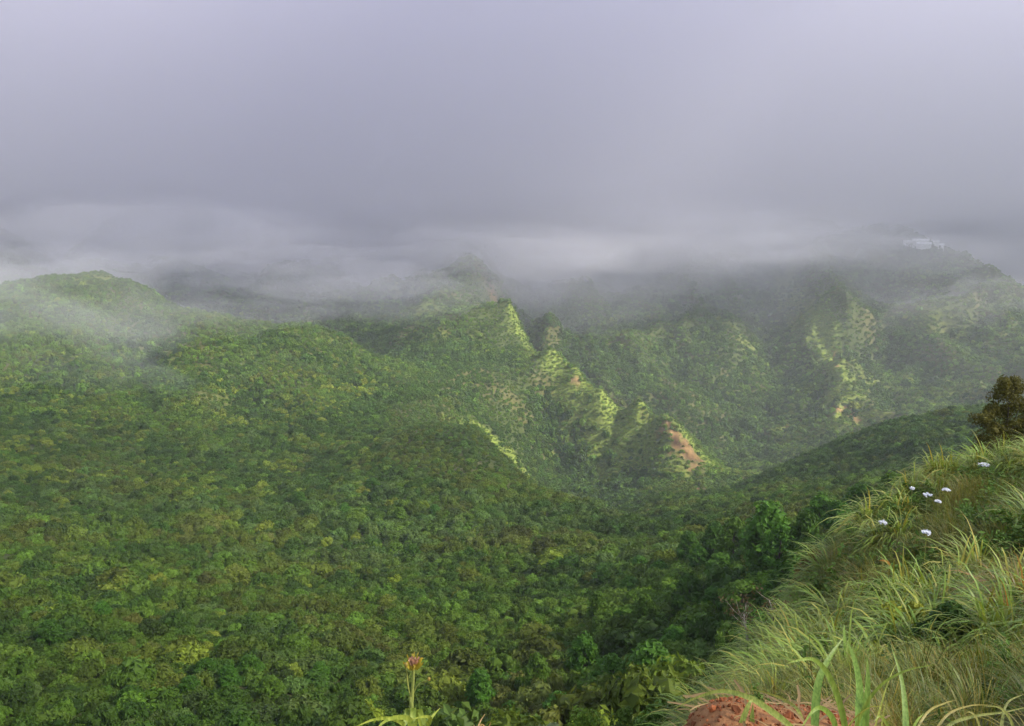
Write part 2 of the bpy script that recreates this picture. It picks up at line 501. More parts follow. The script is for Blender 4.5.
base = np.array([0.040, 0.055, 0.014]); olive = np.array([0.065, 0.066, 0.022]); gcol = np.array([0.125, 0.165, 0.030]); dry = np.array([0.13, 0.11, 0.05])
k = sstep(-0.15, 0.25, fbm(xf / 30, yf / 30, 61, 3))[:, None]
c = base * (1 - k) + olive * k
nearm = (1 - sstep(35, 60, rf))[:, None]
c = c * (1 - nearm) + (dry * k + np.array([0.07, 0.07, 0.025]) * (1 - k)) * nearm
gg = grassiness(xf, yf)[:, None]
c = c * (1 - gg) + gcol * gg
cov[:, :3] = c
bb_ = bareness(xf, yf)[:, None]
cov[:, :3] = cov[:, :3] * (1 - bb_) + (np.array([0.15, 0.10, 0.046]) * (1 + .9 * fbm(xf / 3.0, yf / 3.0, 91, 4)[:, None] - .5 * (fbm(xf / 9, yf / 9, 92, 3)[:, None] > .12))) * bb_
sol = np.maximum(bareness(xf, yf) * 0.12, near_soil(xf, yf))
a = me.attributes.new('cover', 'FLOAT_COLOR', 'POINT'); a.data.foreach_set('color', cov.astype(np.float32).ravel())
a = me.attributes.new('soil', 'FLOAT', 'POINT'); a.data.foreach_set('value', sol.astype(np.float32))
tag(link('terrain', me), kind='structure')

# which ground can be seen from about here (running horizon along each bearing)
va = np.linspace(-0.72, 0.75, 500); vl = np.linspace(math.log(1.5), math.log(2600), 700)
VA, VL = np.meshgrid(va, vl, indexing='ij'); VR = np.exp(VL)
VZ = height(VR * np.sin(VA), VR * np.cos(VA))
HZ = np.maximum.accumulate((VZ + 0.4 * sstep(3, 8, VR) + sstep(60, 110, VR) * 1.5) / VR, axis=1)
from_ridge = np.maximum.accumulate(np.where(VR < 33, (VZ + 0.5) / VR, -9), axis=1)


def visible(x, y, z, tall=3.0, slack=0.02):
    r = np.hypot(x, y); a = np.arctan2(x, y)
    ia = np.clip(((a - va[0]) / (va[-1] - va[0]) * 499).round().astype(int), 0, 499)
    il = np.clip(((np.log(r) - vl[0]) / (vl[-1] - vl[0]) * 699).round().astype(int) - 2, 0, 699)
    return ((z + tall) / r > HZ[ia, il] - slack) & (a > va[0]) & (a < va[-1])


# ------------------------------------------------------------------ plant prototypes
def ico(sub):
    bm = bmesh.new()
    bmesh.ops.create_icosphere(bm, subdivisions=sub, radius=1)
    v = np.array([p.co[:] for p in bm.verts]); f = np.array([[p.index for p in q.verts] for q in bm.faces])
    bm.free()
    return v, f


ICO1 = ico(1); ICO2 = ico(2)


def leaves(pos, nrm, size, r, aspect=0.5, jit=0.6):
    """pointed leaf sprays: a bent rhombus each"""
    m = len(pos)
    nn = nrm + r.normal(0, jit, (m, 3)); nn /= np.linalg.norm(nn, axis=1)[:, None]
    t = r.normal(0, 1, (m, 3)); t -= nn * (t * nn).sum(1)[:, None]; t /= np.linalg.norm(t, axis=1)[:, None]
    b = np.cross(nn, t)
    s = (size * r.uniform(0.6, 1.35, m))[:, None]
    v = np.stack([pos - t * s, pos + b * s * aspect + nn * s * .12, pos + t * s - nn * s * 0.15, pos - b * s * aspect + nn * s * .12], 1).reshape(-1, 3)
    f = np.arange(4 * m).reshape(m, 4)
    return v, f


def make_crown(name, seed, n_clump, per, leaf, shape='dome', mats=None, core=ICO1, stem=True, rc=(0.26, 0.42)):
    r = np.random.default_rng(seed)
    VV = []; FT = []; FQ = []; VAR = []; off = 0; mt = []; mq = []
    cents = []
    for i in range(n_clump):
        if shape == 'dome':
            u = (i + 0.5) / n_clump
            ph = i * 2.39996 + r.uniform(-.4, .4)
            zz = 0.12 + 0.72 * (1 - u) ** 0.9
            rad = math.sqrt(max(0, 1 - ((zz - 0.1) / 0.85) ** 2)) * r.uniform(0.55, 0.78)
            cpt = np.array([math.cos(ph) * rad, math.sin(ph) * rad, zz * r.uniform(0.8, 1.08)])
        elif shape == 'flat':
            ph = i * 2.39996; rad = math.sqrt((i + .5) / n_clump) * 0.75
            cpt = np.array([math.cos(ph) * rad, math.sin(ph) * rad, 0.62 - 0.3 * rad ** 2 + r.uniform(-.1, .1)])
        else:  # tall, tufted
            u = (i + 0.5) / n_clump
            ph = i * 2.39996 + r.uniform(-.5, .5)
            zz = 0.22 + 1.75 * u
            rad = (0.72 * (1 - ((zz - 0.75) / 1.3) ** 2 if zz > .75 else 0.72 * (0.7 + 0.3 * zz / .75))) * r.uniform(0.6, 1.0)
            cpt = np.array([math.cos(ph) * rad, math.sin(ph) * rad, zz])
        cents.append(cpt)
    cents = np.array(cents)
    ctr = np.array([0, 0, cents[:, 2].mean() * 0.6])
    for cpt in cents:
        q = r.uniform(*rc)
        cvar = r.uniform(0.86, 1.14)
        sc = q * np.array([1, 1, r.uniform(.65, .9)])
        v, f = core
        vv = v * sc * 0.82 * (1 + 0.18 * r.normal(0, 1, (len(v), 1))) + cpt
        VV.append(vv); FT.append(f + off); off += len(vv); mt += [0] * len(f)
        VAR.append(np.repeat(cvar * r.uniform(0.85, 1.0), len(vv)))
        d = r.normal(0, 1, (per * 2, 3)); d /= np.linalg.norm(d, axis=1)[:, None]
        out = (cpt - ctr); out /= np.linalg.norm(out) + 1e-6
        keep = (d @ out > -0.35) & (d[:, 2] > -0.6)
        d = d[keep][:per]
        p = cpt + d * sc * r.uniform(0.78, 1.12, (len(d), 1))
        nn = d * 0.8 + np.array([0, 0, 0.5]) + out * 0.2
        lv, lf = leaves(p, nn, leaf, r)
        VV.append(lv); FQ.append(lf + off); off += len(lv); mq += [0] * len(lf)
        VAR.append(np.repeat(cvar * r.uniform(0.75, 1.25, len(lf)), 4))
    if stem:
        k = 6; a = np.arange(k) * 2 * math.pi / k
        ring = np.stack([np.cos(a), np.sin(a), np.zeros(k)], 1)
        sv = np.vstack([ring * 0.09 + [0, 0, -0.35], ring * 0.05 + [0, 0, 0.5]])
        sf = np.array([[i, (i + 1) % k, k + (i + 1) % k, k + i] for i in range(k)])
        VV.append(sv); FQ.append(sf + off); off += len(sv); mq += [1] * k
        VAR.append(np.ones(len(sv)))
    v = np.vstack(VV)
    faces = [np.vstack(FT), np.vstack(FQ)]
    me = mesh_from(name, v, faces, mats or [M_LEAF, M_BARK], midx=mt + mq)
    va_ = np.concatenate(VAR)
    # hue drifts a little from leaf to leaf
    ca = np.ones((len(v), 4)); ca[:, 0] = va_ * 1.0; ca[:, 1] = va_; ca[:, 2] = va_ * 0.95
    at = me.attributes.new('vary', 'FLOAT_COLOR', 'POINT'); at.data.foreach_set('color', ca.astype(np.float32).ravel())
    return me


SHRUBS = [make_crown('shrub_crown', 100 + i, 13 + i, 52, 0.105, 'dome') for i in range(5)] + \
         [make_crown('shrub_crown', 120 + i, 12, 48, 0.11, 'flat') for i in range(3)]
FARTREES = [make_crown('far_crown', 140 + i, 12, 16, 0.2, 'dome', core=ICO1) for i in range(4)]
TUFTED = [make_crown('tufted_crown', 160 + i, 46, 34, 0.095, 'tall', core=ICO1, stem=False, rc=(0.17, 0.29)) for i in range(4)]
LOWBUSH = [make_crown('low_crown', 180 + i, 8, 22, 0.22, 'flat', core=ICO1) for i in range(3)]

# ------------------------------------------------------------------ instancing of what nobody could count
def scatter_object(name, pos, rot, scl, variant, tint, meshes, label=None, cat=None):
    store = bpy.data.collections.new(name + '_kinds')
    for i, m in enumerate(meshes):
        store.objects.link(bpy.data.objects.new('%s_kind_%02d' % (name, i), m))
    me = bpy.data.meshes.new(name)
    me.vertices.add(len(pos)); me.vertices.foreach_set('co', pos.astype(np.float32).ravel())
    def at(nm, ty, key, arr):
        a = me.attributes.new(nm, ty, 'POINT'); a.data.foreach_set(key, np.ascontiguousarray(arr).ravel())
    at('rot', 'FLOAT_VECTOR', 'vector', rot.astype(np.float32))
    at('scl', 'FLOAT_VECTOR', 'vector', scl.astype(np.float32))
    at('variant', 'INT', 'value', variant.astype(np.int32))
    t4 = np.ones((len(pos), 4), np.float32); t4[:, :3] = tint
    at('tint', 'FLOAT_COLOR', 'color', t4)
    o = link(name, me)
    ng = bpy.data.node_groups.new(name + '_scatter', 'GeometryNodeTree')
    ng.interface.new_socket('Geometry', in_out='INPUT', socket_type='NodeSocketGeometry')
    ng.interface.new_socket('Geometry', in_out='OUTPUT', socket_type='NodeSocketGeometry')
    N = ng.nodes
    gi = N.new('NodeGroupInput'); go = N.new('NodeGroupOutput')
    ci = N.new('GeometryNodeCollectionInfo'); ci.inputs['Collection'].default_value = store
    ci.inputs['Separate Children'].default_value = True; ci.inputs['Reset Children'].default_value = True
    ip = N.new('GeometryNodeInstanceOnPoints'); ip.inputs['Pick Instance'].default_value = True
    def named(nm, ty):
        x = N.new('GeometryNodeInputNamedAttribute'); x.data_type = ty; x.inputs['Name'].default_value = nm
        return [s for s in x.outputs if s.enabled and s.name == 'Attribute'][0]
    er = N.new('FunctionNodeEulerToRotation')
    ng.links.new(gi.outputs[0], ip.inputs['Points'])
    ng.links.new(ci.outputs[0], ip.inputs['Instance'])
    ng.links.new(named('variant', 'INT'), ip.inputs['Instance Index'])
    ng.links.new(named('rot', 'FLOAT_VECTOR'), er.inputs[0]); ng.links.new(er.outputs[0], ip.inputs['Rotation'])
    ng.links.new(named('scl', 'FLOAT_VECTOR'), ip.inputs['Scale'])
    ng.links.new(ip.outputs[0], go.inputs[0])
    md = o.modifiers.new('scatter', 'NODES'); md.node_group = ng
    tag(o, label, cat, kind='stuff')
    return o


# palette of the heath and wood (base colours)
GREENS = {
    'leaf-green': (0.068, 0.125, 0.014), 'deep-green': (0.028, 0.066, 0.010), 'grey-green': (0.076, 0.125, 0.034),
    'olive-green': (0.092, 0.118, 0.016), 'olive-brown': (0.092, 0.098, 0.022), 'yellow-green': (0.165, 0.205, 0.024), 'bright-green': (0.095, 0.165, 0.020),
}
HUES = list(GREENS)
PAL = np.array([GREENS[h] for h in HUES])
PAL = PAL * 0.66 + np.array([0.068, 0.110, 0.017]) * 0.34


def hollow(x, y):
    """how far the ground lies below its surroundings: drives darker wood in hollows, paler scrub on crests, partly painted relief shading"""
    m_ = 0
    for k_ in range(8):
        a_ = k_ * math.pi / 4
        for d_ in (16, 40):
            m_ = m_ + height(x + d_ * math.cos(a_), y + d_ * math.sin(a_))
    return m_ / 16 - height(x, y)


def choose_hue(x, y, r):
    """patches of one kind of bush or another"""
    n1 = fbm(x / 22, y / 22, 201, 3) + 0.35 * rng.normal(0, .5, x.shape)
    n2 = fbm(x / 40, y / 40, 202, 3) + 0.35 * rng.normal(0, .5, x.shape)
    n3 = rng.uniform(0, 1, x.shape)
    h = np.zeros(x.shape, int)
    far_ = sstep(340, 440, r)
    h[n1 > 0.12 + 0.25 * far_] = 3
    h[(n1 > 0.46 + 0.3 * far_)] = 4
    h[(n1 < -0.15)] = 1
    h[(n2 > 0.25) & (n1 < 0.2)] = 2
    h[(n2 < -0.38)] = 6
    h[(n3 < 0.02)] = 5
    cv = hollow(x, y)
    h[(cv > 1.2) & (n3 < .75) & (r > 200)] = 1  # darker in hollows, paler on crests: relief shading put into the bush hues
    h[(cv < -1.6) & (n3 < .6) & (r > 200)] = 3
    h[(cv < -3.2) & (n3 < .5) & (r > 300)] = 2
    h[(n3 > 0.90)] = 0
    h[(n3 > 0.96)] = 6
    left = sstep(-20, -120, x) * sstep(230, 300, r) * (1 - sstep(500, 640, r)) * (fbm(x / 25, y / 25, 207, 3) > 0.22)
    h[(left > .5) & (n3 < .35)] = 5
    return h, cv


def jitter_grid(rmin, rmax, step, amin=-0.70, amax=0.73, jit=0.48):
    g = np.arange(-rmax, rmax, step)
    gy = np.arange(0, rmax, step)
    gx, gy = np.meshgrid(g, gy)
    x = (gx + rng.uniform(-jit, jit, gx.shape) * step).ravel(); y = (gy + rng.uniform(-jit, jit, gx.shape) * step).ravel()
    r = np.hypot(x, y); a = np.arctan2(x, y)
    k = (r >= rmin) & (r < rmax) & (a > amin) & (a < amax)
    return x[k], y[k]


bx, by, bs, bh, bv, bl = [], [], [], [], [], []
for rmin, rmax, step, s0, s1 in ((44, 130, 2.5, 1.0, 2.9), (130, 260, 2.3, .9, 2.6), (260, 480, 2.2, .95, 2.3), (480, 760, 2.7, 1.25, 2.8), (760, 1350, 3.6, 1.9, 3.9), (1350, 2000, 9, 5, 8)):
    x, y = jitter_grid(rmin, rmax, step)
    z = height(x, y); r = np.hypot(x, y)
    k = visible(x, y, z)
    x, y, z, r = x[k], y[k], z[k], r[k]
    g = grassiness(x, y); s = bareness(x, y)
    sz = s0 * .75 + (s1 * 1.12 - s0 * .75) * rng.beta(1.3, 3.0, len(x)) * (0.75 + 0.9 * sstep(-.3, .4, fbm(x / 28, y / 28, 88, 3)))
    h, cv = choose_hue(x, y, r)
    sz = sz * np.clip(1 + cv * 0.06, .75, 1.45)
    far = r > 560
    h[far & (h >= 3) & (h <= 4) & (rng.uniform(0, 1, len(x)) < .75)] = 0
    wd = grassiness(x, y, WL)
    dk = rng.uniform(0, 1, len(x)) < wd
    h[dk] = np.where(rng.uniform(0, 1, dk.sum()) < .85, 1, 0)
    sz = np.where(dk, sz * 1.25, sz)
    low = rng.uniform(0, 1, len(x)) < g
    sz = np.where(low, sz * 0.45, sz)
    h[low] = np.where(rng.uniform(0, 1, low.sum()) < .4, 5, 6)
    k = rng.uniform(0, 1, len(x)) > np.maximum(s * 0.62, 0)
    x, y, sz, h = x[k], y[k], sz[k], h[k]
    bx.append(x); by.append(y); bs.append(sz); bh.append(h); bl.append(low[k])
    bv.append(np.where(np.hypot(x, y) < 420, rng.integers(0, 8, len(x)), rng.integers(8, 12, len(x))))
# low pale scrub and grass tufts on the grassy crests
for rmin, rmax, step in ((230, 480, 1.5), (480, 760, 2.0), (760, 1300, 3.0)):
    x, y = jitter_grid(rmin, rmax, step)
    g = grassiness(x, y); z = height(x, y)
    k = visible(x, y, z) & (rng.uniform(0, 1, len(x)) < g * 1.2) & (bareness(x, y) < .5)
    x, y = x[k], y[k]
    bx.append(x); by.append(y); bs.append(step * rng.uniform(.28, .8, len(x)))
    bl.append(np.ones(len(x), bool))
    bh.append(rng.choice([5, 6, 6, 0, 3], len(x))); bv.append(rng.integers(8, 12, len(x)))
# undergrowth closing the gaps between the nearer bushes
x, y = jitter_grid(42, 190, 1.7)
z = height(x, y); k = visible(x, y, z)
x, y = x[k], y[k]
hh, _ = choose_hue(x, y, np.hypot(x, y))
bx.append(x); by.append(y); bs.append(rng.uniform(.5, 1.0, len(x))); bh.append(hh); bl.append(np.zeros(len(x), bool)); bv.append(rng.integers(5, 8, len(x)))
bl = np.concatenate(bl)
bx = np.concatenate(bx); by = np.concatenate(by); bs = np.concatenate(bs); bh = np.concatenate(bh); bv = np.concatenate(bv)
bz = height(bx, by); br = np.hypot(bx, by)

# ------------------------------------------------------------------ dark tufted trees, surveyed one by one: foot column, crown top row, crown width, distance
dark_seen = [
    (690, 572, 44, 98), (652, 640, 60, 72), (645, 592, 36, 96), (722, 552, 40, 112), (716, 520, 34, 130), (770, 498, 60, 98), (795, 548, 56, 74),
    (742, 590, 44, 84), (705, 612, 46, 78), (676, 625, 40, 80), (612, 652, 44, 76), (585, 632, 38, 86), (538, 652, 34, 82), (480, 668, 34, 80),
    (560, 690, 40, 70), (822, 492, 36, 120), (862, 482, 40, 118), (895, 470, 44, 116), (915, 466, 34, 124), (840, 500, 34, 104), (745, 545, 34, 108),
    (620, 610, 30, 98), (668, 590, 30, 108), (700, 545, 26, 128), (755, 622, 50, 66), (640, 672, 40, 66), (510, 702, 34, 70), (598, 590, 24, 112),
    (250, 662, 30, 92), (228, 678, 28, 88), (205, 664, 26, 92), (190, 690, 28, 84), (270, 690, 30, 84), (62, 604, 22, 128), (100, 600, 20, 130),
    (50, 636, 30, 108), (372, 488, 20, 270), (400, 520, 18, 230), (412, 548, 20, 190), (435, 515, 14, 235), (470, 552, 14, 185), (555, 560, 14, 160),
    (520, 560, 16, 165), (640, 555, 20, 150), (605, 566, 18, 145), (300, 505, 18, 265), (345, 520, 16, 240), (222, 520, 16, 260), (130, 700, 30, 80), (320, 668, 24, 92),
    (782, 520, 40, 92), (808, 510, 40, 88), (735, 515, 36, 122), (690, 530, 30, 135), (660, 560, 28, 130), (630, 575, 26, 125), (715, 585, 36, 92),
]
TRUNK_V = None


def trunk_mesh(seed):
    r = np.random.default_rng(seed)
    VV = []; FQ = []; off = 0
    def limb(p0, p1, r0, r1, segs=4, k=6):
        nonlocal off
        p0 = np.array(p0, float); p1 = np.array(p1, float)
        d = p1 - p0; d /= np.linalg.norm(d)
        a = np.cross(d, [0.3, 0.9, 0.1]); a /= np.linalg.norm(a); b = np.cross(d, a)
        for i in range(segs + 1):
            t = i / segs
            q = p0 + (p1 - p0) * t + (r.normal(0, .02, 3) if 0 < i < segs else 0)
            w = r0 + (r1 - r0) * t
            VV.append(np.array([q + w * (math.cos(2 * math.pi * j / k) * a + math.sin(2 * math.pi * j / k) * b) for j in range(k)]))
            if i:
                o = off - k
                FQ.extend([[o + j, o + (j + 1) % k, o + k + (j + 1) % k, o + k + j] for j in range(k)])
            off += k
    limb((0, 0, -0.3), (0.02, 0.02, 1.7), 0.075, 0.02, 6)
    for i in range(9):
        z = 0.3 + 0.13 * i; ph = i * 2.4
        limb((0, 0, z), (0.5 * math.cos(ph), 0.5 * math.sin(ph), z + 0.22), 0.03, 0.008, 3, 5)
    return mesh_from('trunk', np.vstack(VV), np.array(FQ), M_BARK, smooth=True)


TRUNKS = [trunk_mesh(7 + i) for i in range(2)]
DARKS = []
for i, (px, py, w, r) in enumerate(dark_seen):
    a, t = ray(px, py)
    x, y = r * math.sin(a), r * math.cos(a)
    z = float(height(np.array([x]), np.array([y]))[0])
    rad = 0.5 * w / F * math.hypot(r, z)
    top = t * r
    hgt = top - z
    hgt = min(max(hgt, rad * 1.7), rad * 3.4)
    DARKS.append((x, y, z, rad, hgt, px, py))

keep = np.ones(len(bx), bool)
for x, y, z, rad, hgt, px, py in DARKS:
    keep &= np.hypot(bx - x, by - y) > rad * 0.75
bx, by, bs, bh, bv, bz, br, bl = (q[keep] for q in (bx, by, bs, bh, bv, bz, br, bl))

tint_all = PAL[bh] * rng.uniform(0.68, 1.4, (len(bx), 1)) * rng.uniform(0.92, 1.08, (len(bx), 3))
rot_all = np.stack([rng.normal(0, .12, len(bx)), rng.normal(0, .12, len(bx)), rng.uniform(0, 6.283, len(bx))], 1)
scl_all = bs[:, None] * np.stack([rng.uniform(.85, 1.2, len(bx)), rng.uniform(.85, 1.2, len(bx)), rng.uniform(.95, 1.5, len(bx)) * np.where(bl, .45, 1)], 1)

# the largest in view are trees of their own
ppx, ppy = project(bx, by, bz + bs * 0.5)
ridge_top = np.interp(ppx, [0, 600, 690, 740, 790, 805, 830, 870, 960, 1024], [726, 720, 690, 640, 610, 555, 505, 475, 455, 430])
inframe = (ppx > 4) & (ppx < 1020) & (ppy < 722) & (ppy < ridge_top) & (br < 400)
score = np.where(inframe, bs / br, 0)
order = np.argsort(-score)[:230]
single = np.zeros(len(bx), bool); single[order] = True
rest = ~single
KINDS = SHRUBS + FARTREES
scatter_object('forest', np.stack([bx, by, bz - 0.15 * bs], 1)[rest], rot_all[rest], scl_all[rest], bv[rest], tint_all[rest], KINDS)

# labels for the single bushes: hue, size, and where one finds them
def where(px, py):
    if px < 90:
        return 'at the lower left edge' if py > 650 else 'above the lower left edge'
    if px < 190:
        return 'left of the dark clump at lower left' if py > 650 else 'up the slope at lower left'
    if px < 340:
        return 'beside the dark tufted clump at lower left' if py > 640 else 'above the dark clump at lower left'
    if px < 412:
        return 'just left of the flower stalk' if py > 640 else 'above and left of the flower head'
    if px < 500:
        return 'just right of the flower stalk' if py > 640 else 'above and right of the flower head'
    if px < 640:
        return 'between the flower stalk and the orange soil' if py > 640 else 'left of the dark tufted trees'
    return 'below the bleached dead tree' if py > 610 else 'among the dark tufted trees at right'


ORD = ['first', 'second', 'third', 'fourth', 'fifth', 'sixth', 'seventh', 'eighth', 'ninth', 'tenth', 'eleventh', 'twelfth',
       'thirteenth', 'fourteenth', 'fifteenth', 'sixteenth', 'seventeenth', 'eighteenth', 'nineteenth', 'twentieth']
cells = {}
for i in order:
    key = (HUES[bh[i]], 'spreading' if 5 <= bv[i] < 8 else 'rounded', where(ppx[i], ppy[i]))
    cells.setdefault(key, []).append(i)
for (hue, form, wh), ids in cells.items():
    ids.sort(key=lambda i: ppx[i])
    for j, i in enumerate(ids):
        o = link('shrub', KINDS[bv[i]])
        o.location = (bx[i], by[i], bz[i] - 0.15 * bs[i])
        o.rotation_euler = tuple(rot_all[i]); o.scale = tuple(scl_all[i])
        o['tint'] = [float(q) for q in tint_all[i]]
        if len(ids) == 1:
            lab = '%s %s bush %s' % (form, hue, wh)
        else:
            lab = '%s from left of the %s %s bushes %s' % (ORD[min(j, 19)], form, hue, wh)
        tag(o, lab, 'shrub', 'bushes on the slope below the viewpoint')

def dark_where(px, py):
    if px < 170: return 'at the lower left edge'
    if px < 335 and py > 580: return 'in the dark clump at lower left'
    if px < 480 and py < 600: return 'in the middle of the bushy slope'
    if px < 600: return 'between flower stalk and grove'
    if px > 812: return 'peeping over the grassy ridge at right'
    if px < 672: return 'at the left end of the grove'
    if px < 730: return 'in the middle of the grove'
    return 'in the grove beside the grassy ridge'


cells = {}
for i, d in enumerate(DARKS):
    cells.setdefault(dark_where(d[5], d[6]), []).append(i)
SIZE = {}
for wh, ids in cells.items():
    ids.sort(key=lambda i: DARKS[i][5])
    for j, i in enumerate(ids):
        x, y, z, rad, hgt, px, py = DARKS[i]
        t = empty('tufted_tree', (x, y, z - 0.1 * rad), rng.uniform(0, 6.28))
        cr = link('crown', TUFTED[i % 4], t)
        s = rad / 0.98
        cr.scale = (s, s, hgt / 2.12)
        tc = np.array([0.044, 0.105, 0.012]) * rng.uniform(0.8, 1.35) * rng.uniform(.93, 1.07, 3)
        if i % 5 == 2: tc = np.array([0.068, 0.128, 0.014])
        cr['tint'] = [float(q) for q in tc]
        tr = link('trunk', TRUNKS[i % 2], t)
        tr.scale = (s * 0.9, s * 0.9, hgt / 2.2)
        lab = '%s from left of the dark tufted trees %s' % (ORD[min(j, 19)], wh)
        tag(t, lab, 'tree', 'dark tufted trees')

# ------------------------------------------------------------------ grass of the near ridge
def blade_strip(root, d0, length, width, droop, r, segs=6, side=None):
    """an arching blade: points along a falling curve, tapering to the tip"""
    p = np.array(root, float); d = np.array(d0, float); d /= np.linalg.norm(d)
    if side is None:
        side = np.cross(d, [0, 0, 1]); 
        if np.linalg.norm(side) < 1e-3: side = np.array([1., 0, 0])
    side = side / np.linalg.norm(side)
    out = []
    for i in range(segs + 1):
        t = i / segs
        w = width * (0.65 + 0.35 * min(1, t * 4)) * (1 - t ** 2.2) * 0.5 + 0.0006
        out.append(p - side * w); out.append(p + side * w)
        d = d + np.array([0, 0, -droop / segs * (0.4 + 1.6 * t)]); d /= np.linalg.norm(d)
        p = p + d * length / segs
    v = np.array(out)
    f = np.array([[2 * i, 2 * i + 1, 2 * i + 3, 2 * i + 2] for i in range(segs)])
    return v, f


def make_tussock(name, seed, nb, length, width, lean=(0, 0), spread=0.55, droop=1.5, dead=0.2, base=0.12, plumes=0):
    r = np.random.default_rng(seed)
    VV, FF, CC = [], [], []; off = 0
    for i in range(nb):
        ph = r.uniform(0, 6.283); rr = base * math.sqrt(r.uniform())
        out = abs(r.normal(0, spread))
        d = (math.cos(ph) * out + lean[0], math.sin(ph) * out + lean[1], 1.0)
        v, f = blade_strip((math.cos(ph) * rr, math.sin(ph) * rr, -0.03), d, length * r.uniform(0.5, 1.1), width * r.uniform(.7, 1.2), droop * r.uniform(.6, 1.4), r)
        VV.append(v); FF.append(f + off); off += len(v)
        if r.uniform() < dead:
            c = np.array([1.8, 1.25, 1.4]) * r.uniform(.6, 1.1)
        else:
            c = np.array([1, 1, 1]) * r.uniform(.65, 1.3) * np.array([r.uniform(.85, 1.15), 1, r.uniform(.7, 1.3)])
        CC.append(np.repeat(c[None], len(v), 0))
    me = mesh_from(name, np.vstack(VV), np.vstack(FF), M_BLADE, smooth=True)
    ca = np.ones((off, 4)); ca[:, :3] = np.vstack(CC)
    at = me.attributes.new('vary', 'FLOAT_COLOR', 'POINT'); at.data.foreach_set('color', ca.astype(np.float32).ravel())
    return me


TUSS = [make_tussock('tussock', 300 + i, 85, 1.2, 0.036, lean=(-0.3, -0.15), spread=.65, droop=2.2, dead=.13) for i in range(4)]
FINE = [make_tussock('fine_grass', 320 + i, 120, 0.55, 0.007, lean=(-0.2, -.1), spread=.6, droop=1.4, dead=.25, base=.2) for i in range(3)]


def make_herb(name, seed, nst=9, h=0.45, leaf=0.055):
    r = np.random.default_rng(seed)
    VV, FF, CC = [], [], []; off = 0
    for i in range(nst):
        ph = r.uniform(0, 6.28); d = np.array([math.cos(ph) * .5, math.sin(ph) * .5, 1]) * h * r.uniform(.6, 1.1)
        b = np.array([math.cos(ph), math.sin(ph), 0]) * 0.12
        m = 16
        t = r.uniform(0.15, 1, m)[:, None]
        pos = b + d * t + r.normal(0, .05, (m, 3))
        v, f = leaves(pos, np.array([0, 0, 1.0]) + np.zeros((m, 3)), leaf, r, aspect=.45, jit=.5)
        VV.append(v); FF.append(f + off); off += len(v)
        CC.append(np.repeat(r.uniform(.7, 1.3, m), 4))
    me = mesh_from(name, np.vstack(VV), np.vstack(FF), M_LEAF)
    ca = np.ones((off, 4)); ca[:, :3] = np.concatenate(CC)[:, None]
    at = me.attributes.new('vary', 'FLOAT_COLOR', 'POINT'); at.data.foreach_set('color', ca.astype(np.float32).ravel())
    return me


HERB = [make_herb('herb', 340 + i) for i in range(3)]


def near_points(step, rmin, rmax, jit=0.5, amin=0.05, amax=0.85):
    x, y = jitter_grid(rmin, rmax, step, amin, amax, jit)
    z = height(x, y); r = np.hypot(x, y)
    a = np.arctan2(x, y)
    return x, y, z, r, a


# tall arching grass
x, y, z, r, a = near_points(0.48, 3.0, 36)
crest = np.interp(a, [0.05, 0.22, 0.28, 0.32, 0.36, 0.41, 0.46, 0.52, 0.58, 0.85], [2.9, 2.9, 11, 16, 21, 24, 27.5, 31, 33, 36])
ok = (r < crest) & visible(x, y, z, 0.9, 0.05) & (near_soil(x, y) < .2)
pat = fbm(x / 3.0, y / 3.0, 400, 3)
tall = ok & (pat > -0.22) & (r > 4.5)
tall |= ok & (r > crest - 4) & (r > 10)
gx, gy, gz, gr = x[tall], y[tall], z[tall], r[tall]
gn = len(gx)
mix = rng.uniform(0, 1, (gn, 1)) * 0.5 + sstep(-.2, .3, fbm(gx / 2, gy / 2, 410, 2))[:, None] * 0.5
gt = np.array([0.15, 0.235, 0.036]) * (1 - mix) + np.array([0.26, 0.315, 0.072]) * mix
gt *= rng.uniform(.8, 1.2, (gn, 1))
gs = rng.uniform(.6, 1.15, gn) * np.interp(gr, [3, 8, 20], [.6, .85, 1.1])
grot = np.stack([rng.normal(0, .12, gn), rng.normal(0, .12, gn), rng.normal(0.2, 1.0, gn)], 1)
gvar = rng.integers(0, 4, gn)
gpx, gpy = project(gx, gy, gz + .4)
scr = np.where((gpx > 690) & (gpx < 1015) & (gpy > 440) & (gpy < 715), gs / gr, 0) * rng.uniform(.5, 1, gn)
own = np.argsort(-scr)[:90]
isown = np.zeros(gn, bool); isown[own] = True

fx, fy, fz, fr, fa = near_points(0.30, 2.2, 34)
crest2 = np.interp(fa, [0.05, 0.22, 0.28, 0.32, 0.36, 0.41, 0.46, 0.52, 0.58, 0.85], [2.9, 2.9, 11, 16, 21, 24, 27.5, 31, 33, 36])
okf = (fr < crest2) & visible(fx, fy, fz, .6, .05) & (near_soil(fx, fy) < .3) & (rng.uniform(0, 1, len(fx)) < .8)
fx, fy, fz, fr = fx[okf], fy[okf], fz[okf], fr[okf]
fn = len(fx)
herb = (fbm(fx / 1.7, fy / 1.7, 420, 3) > 0.18) | (rng.uniform(0, 1, fn) < .12)
fv = np.where(herb, 7 + rng.integers(0, 3, fn), 4 + rng.integers(0, 3, fn))
dryk = sstep(-.1, .35, fbm(fx / 1.3, fy / 1.3, 430, 3))[:, None]
ft = np.array([0.115, 0.145, 0.03]) * (1 - dryk) + np.array([0.17, 0.18, 0.045]) * dryk
ht = np.array([0.065, 0.115, 0.02]) + np.zeros((fn, 3))
ft = np.where(herb[:, None], ht, ft) * rng.uniform(.75, 1.3, (fn, 1))
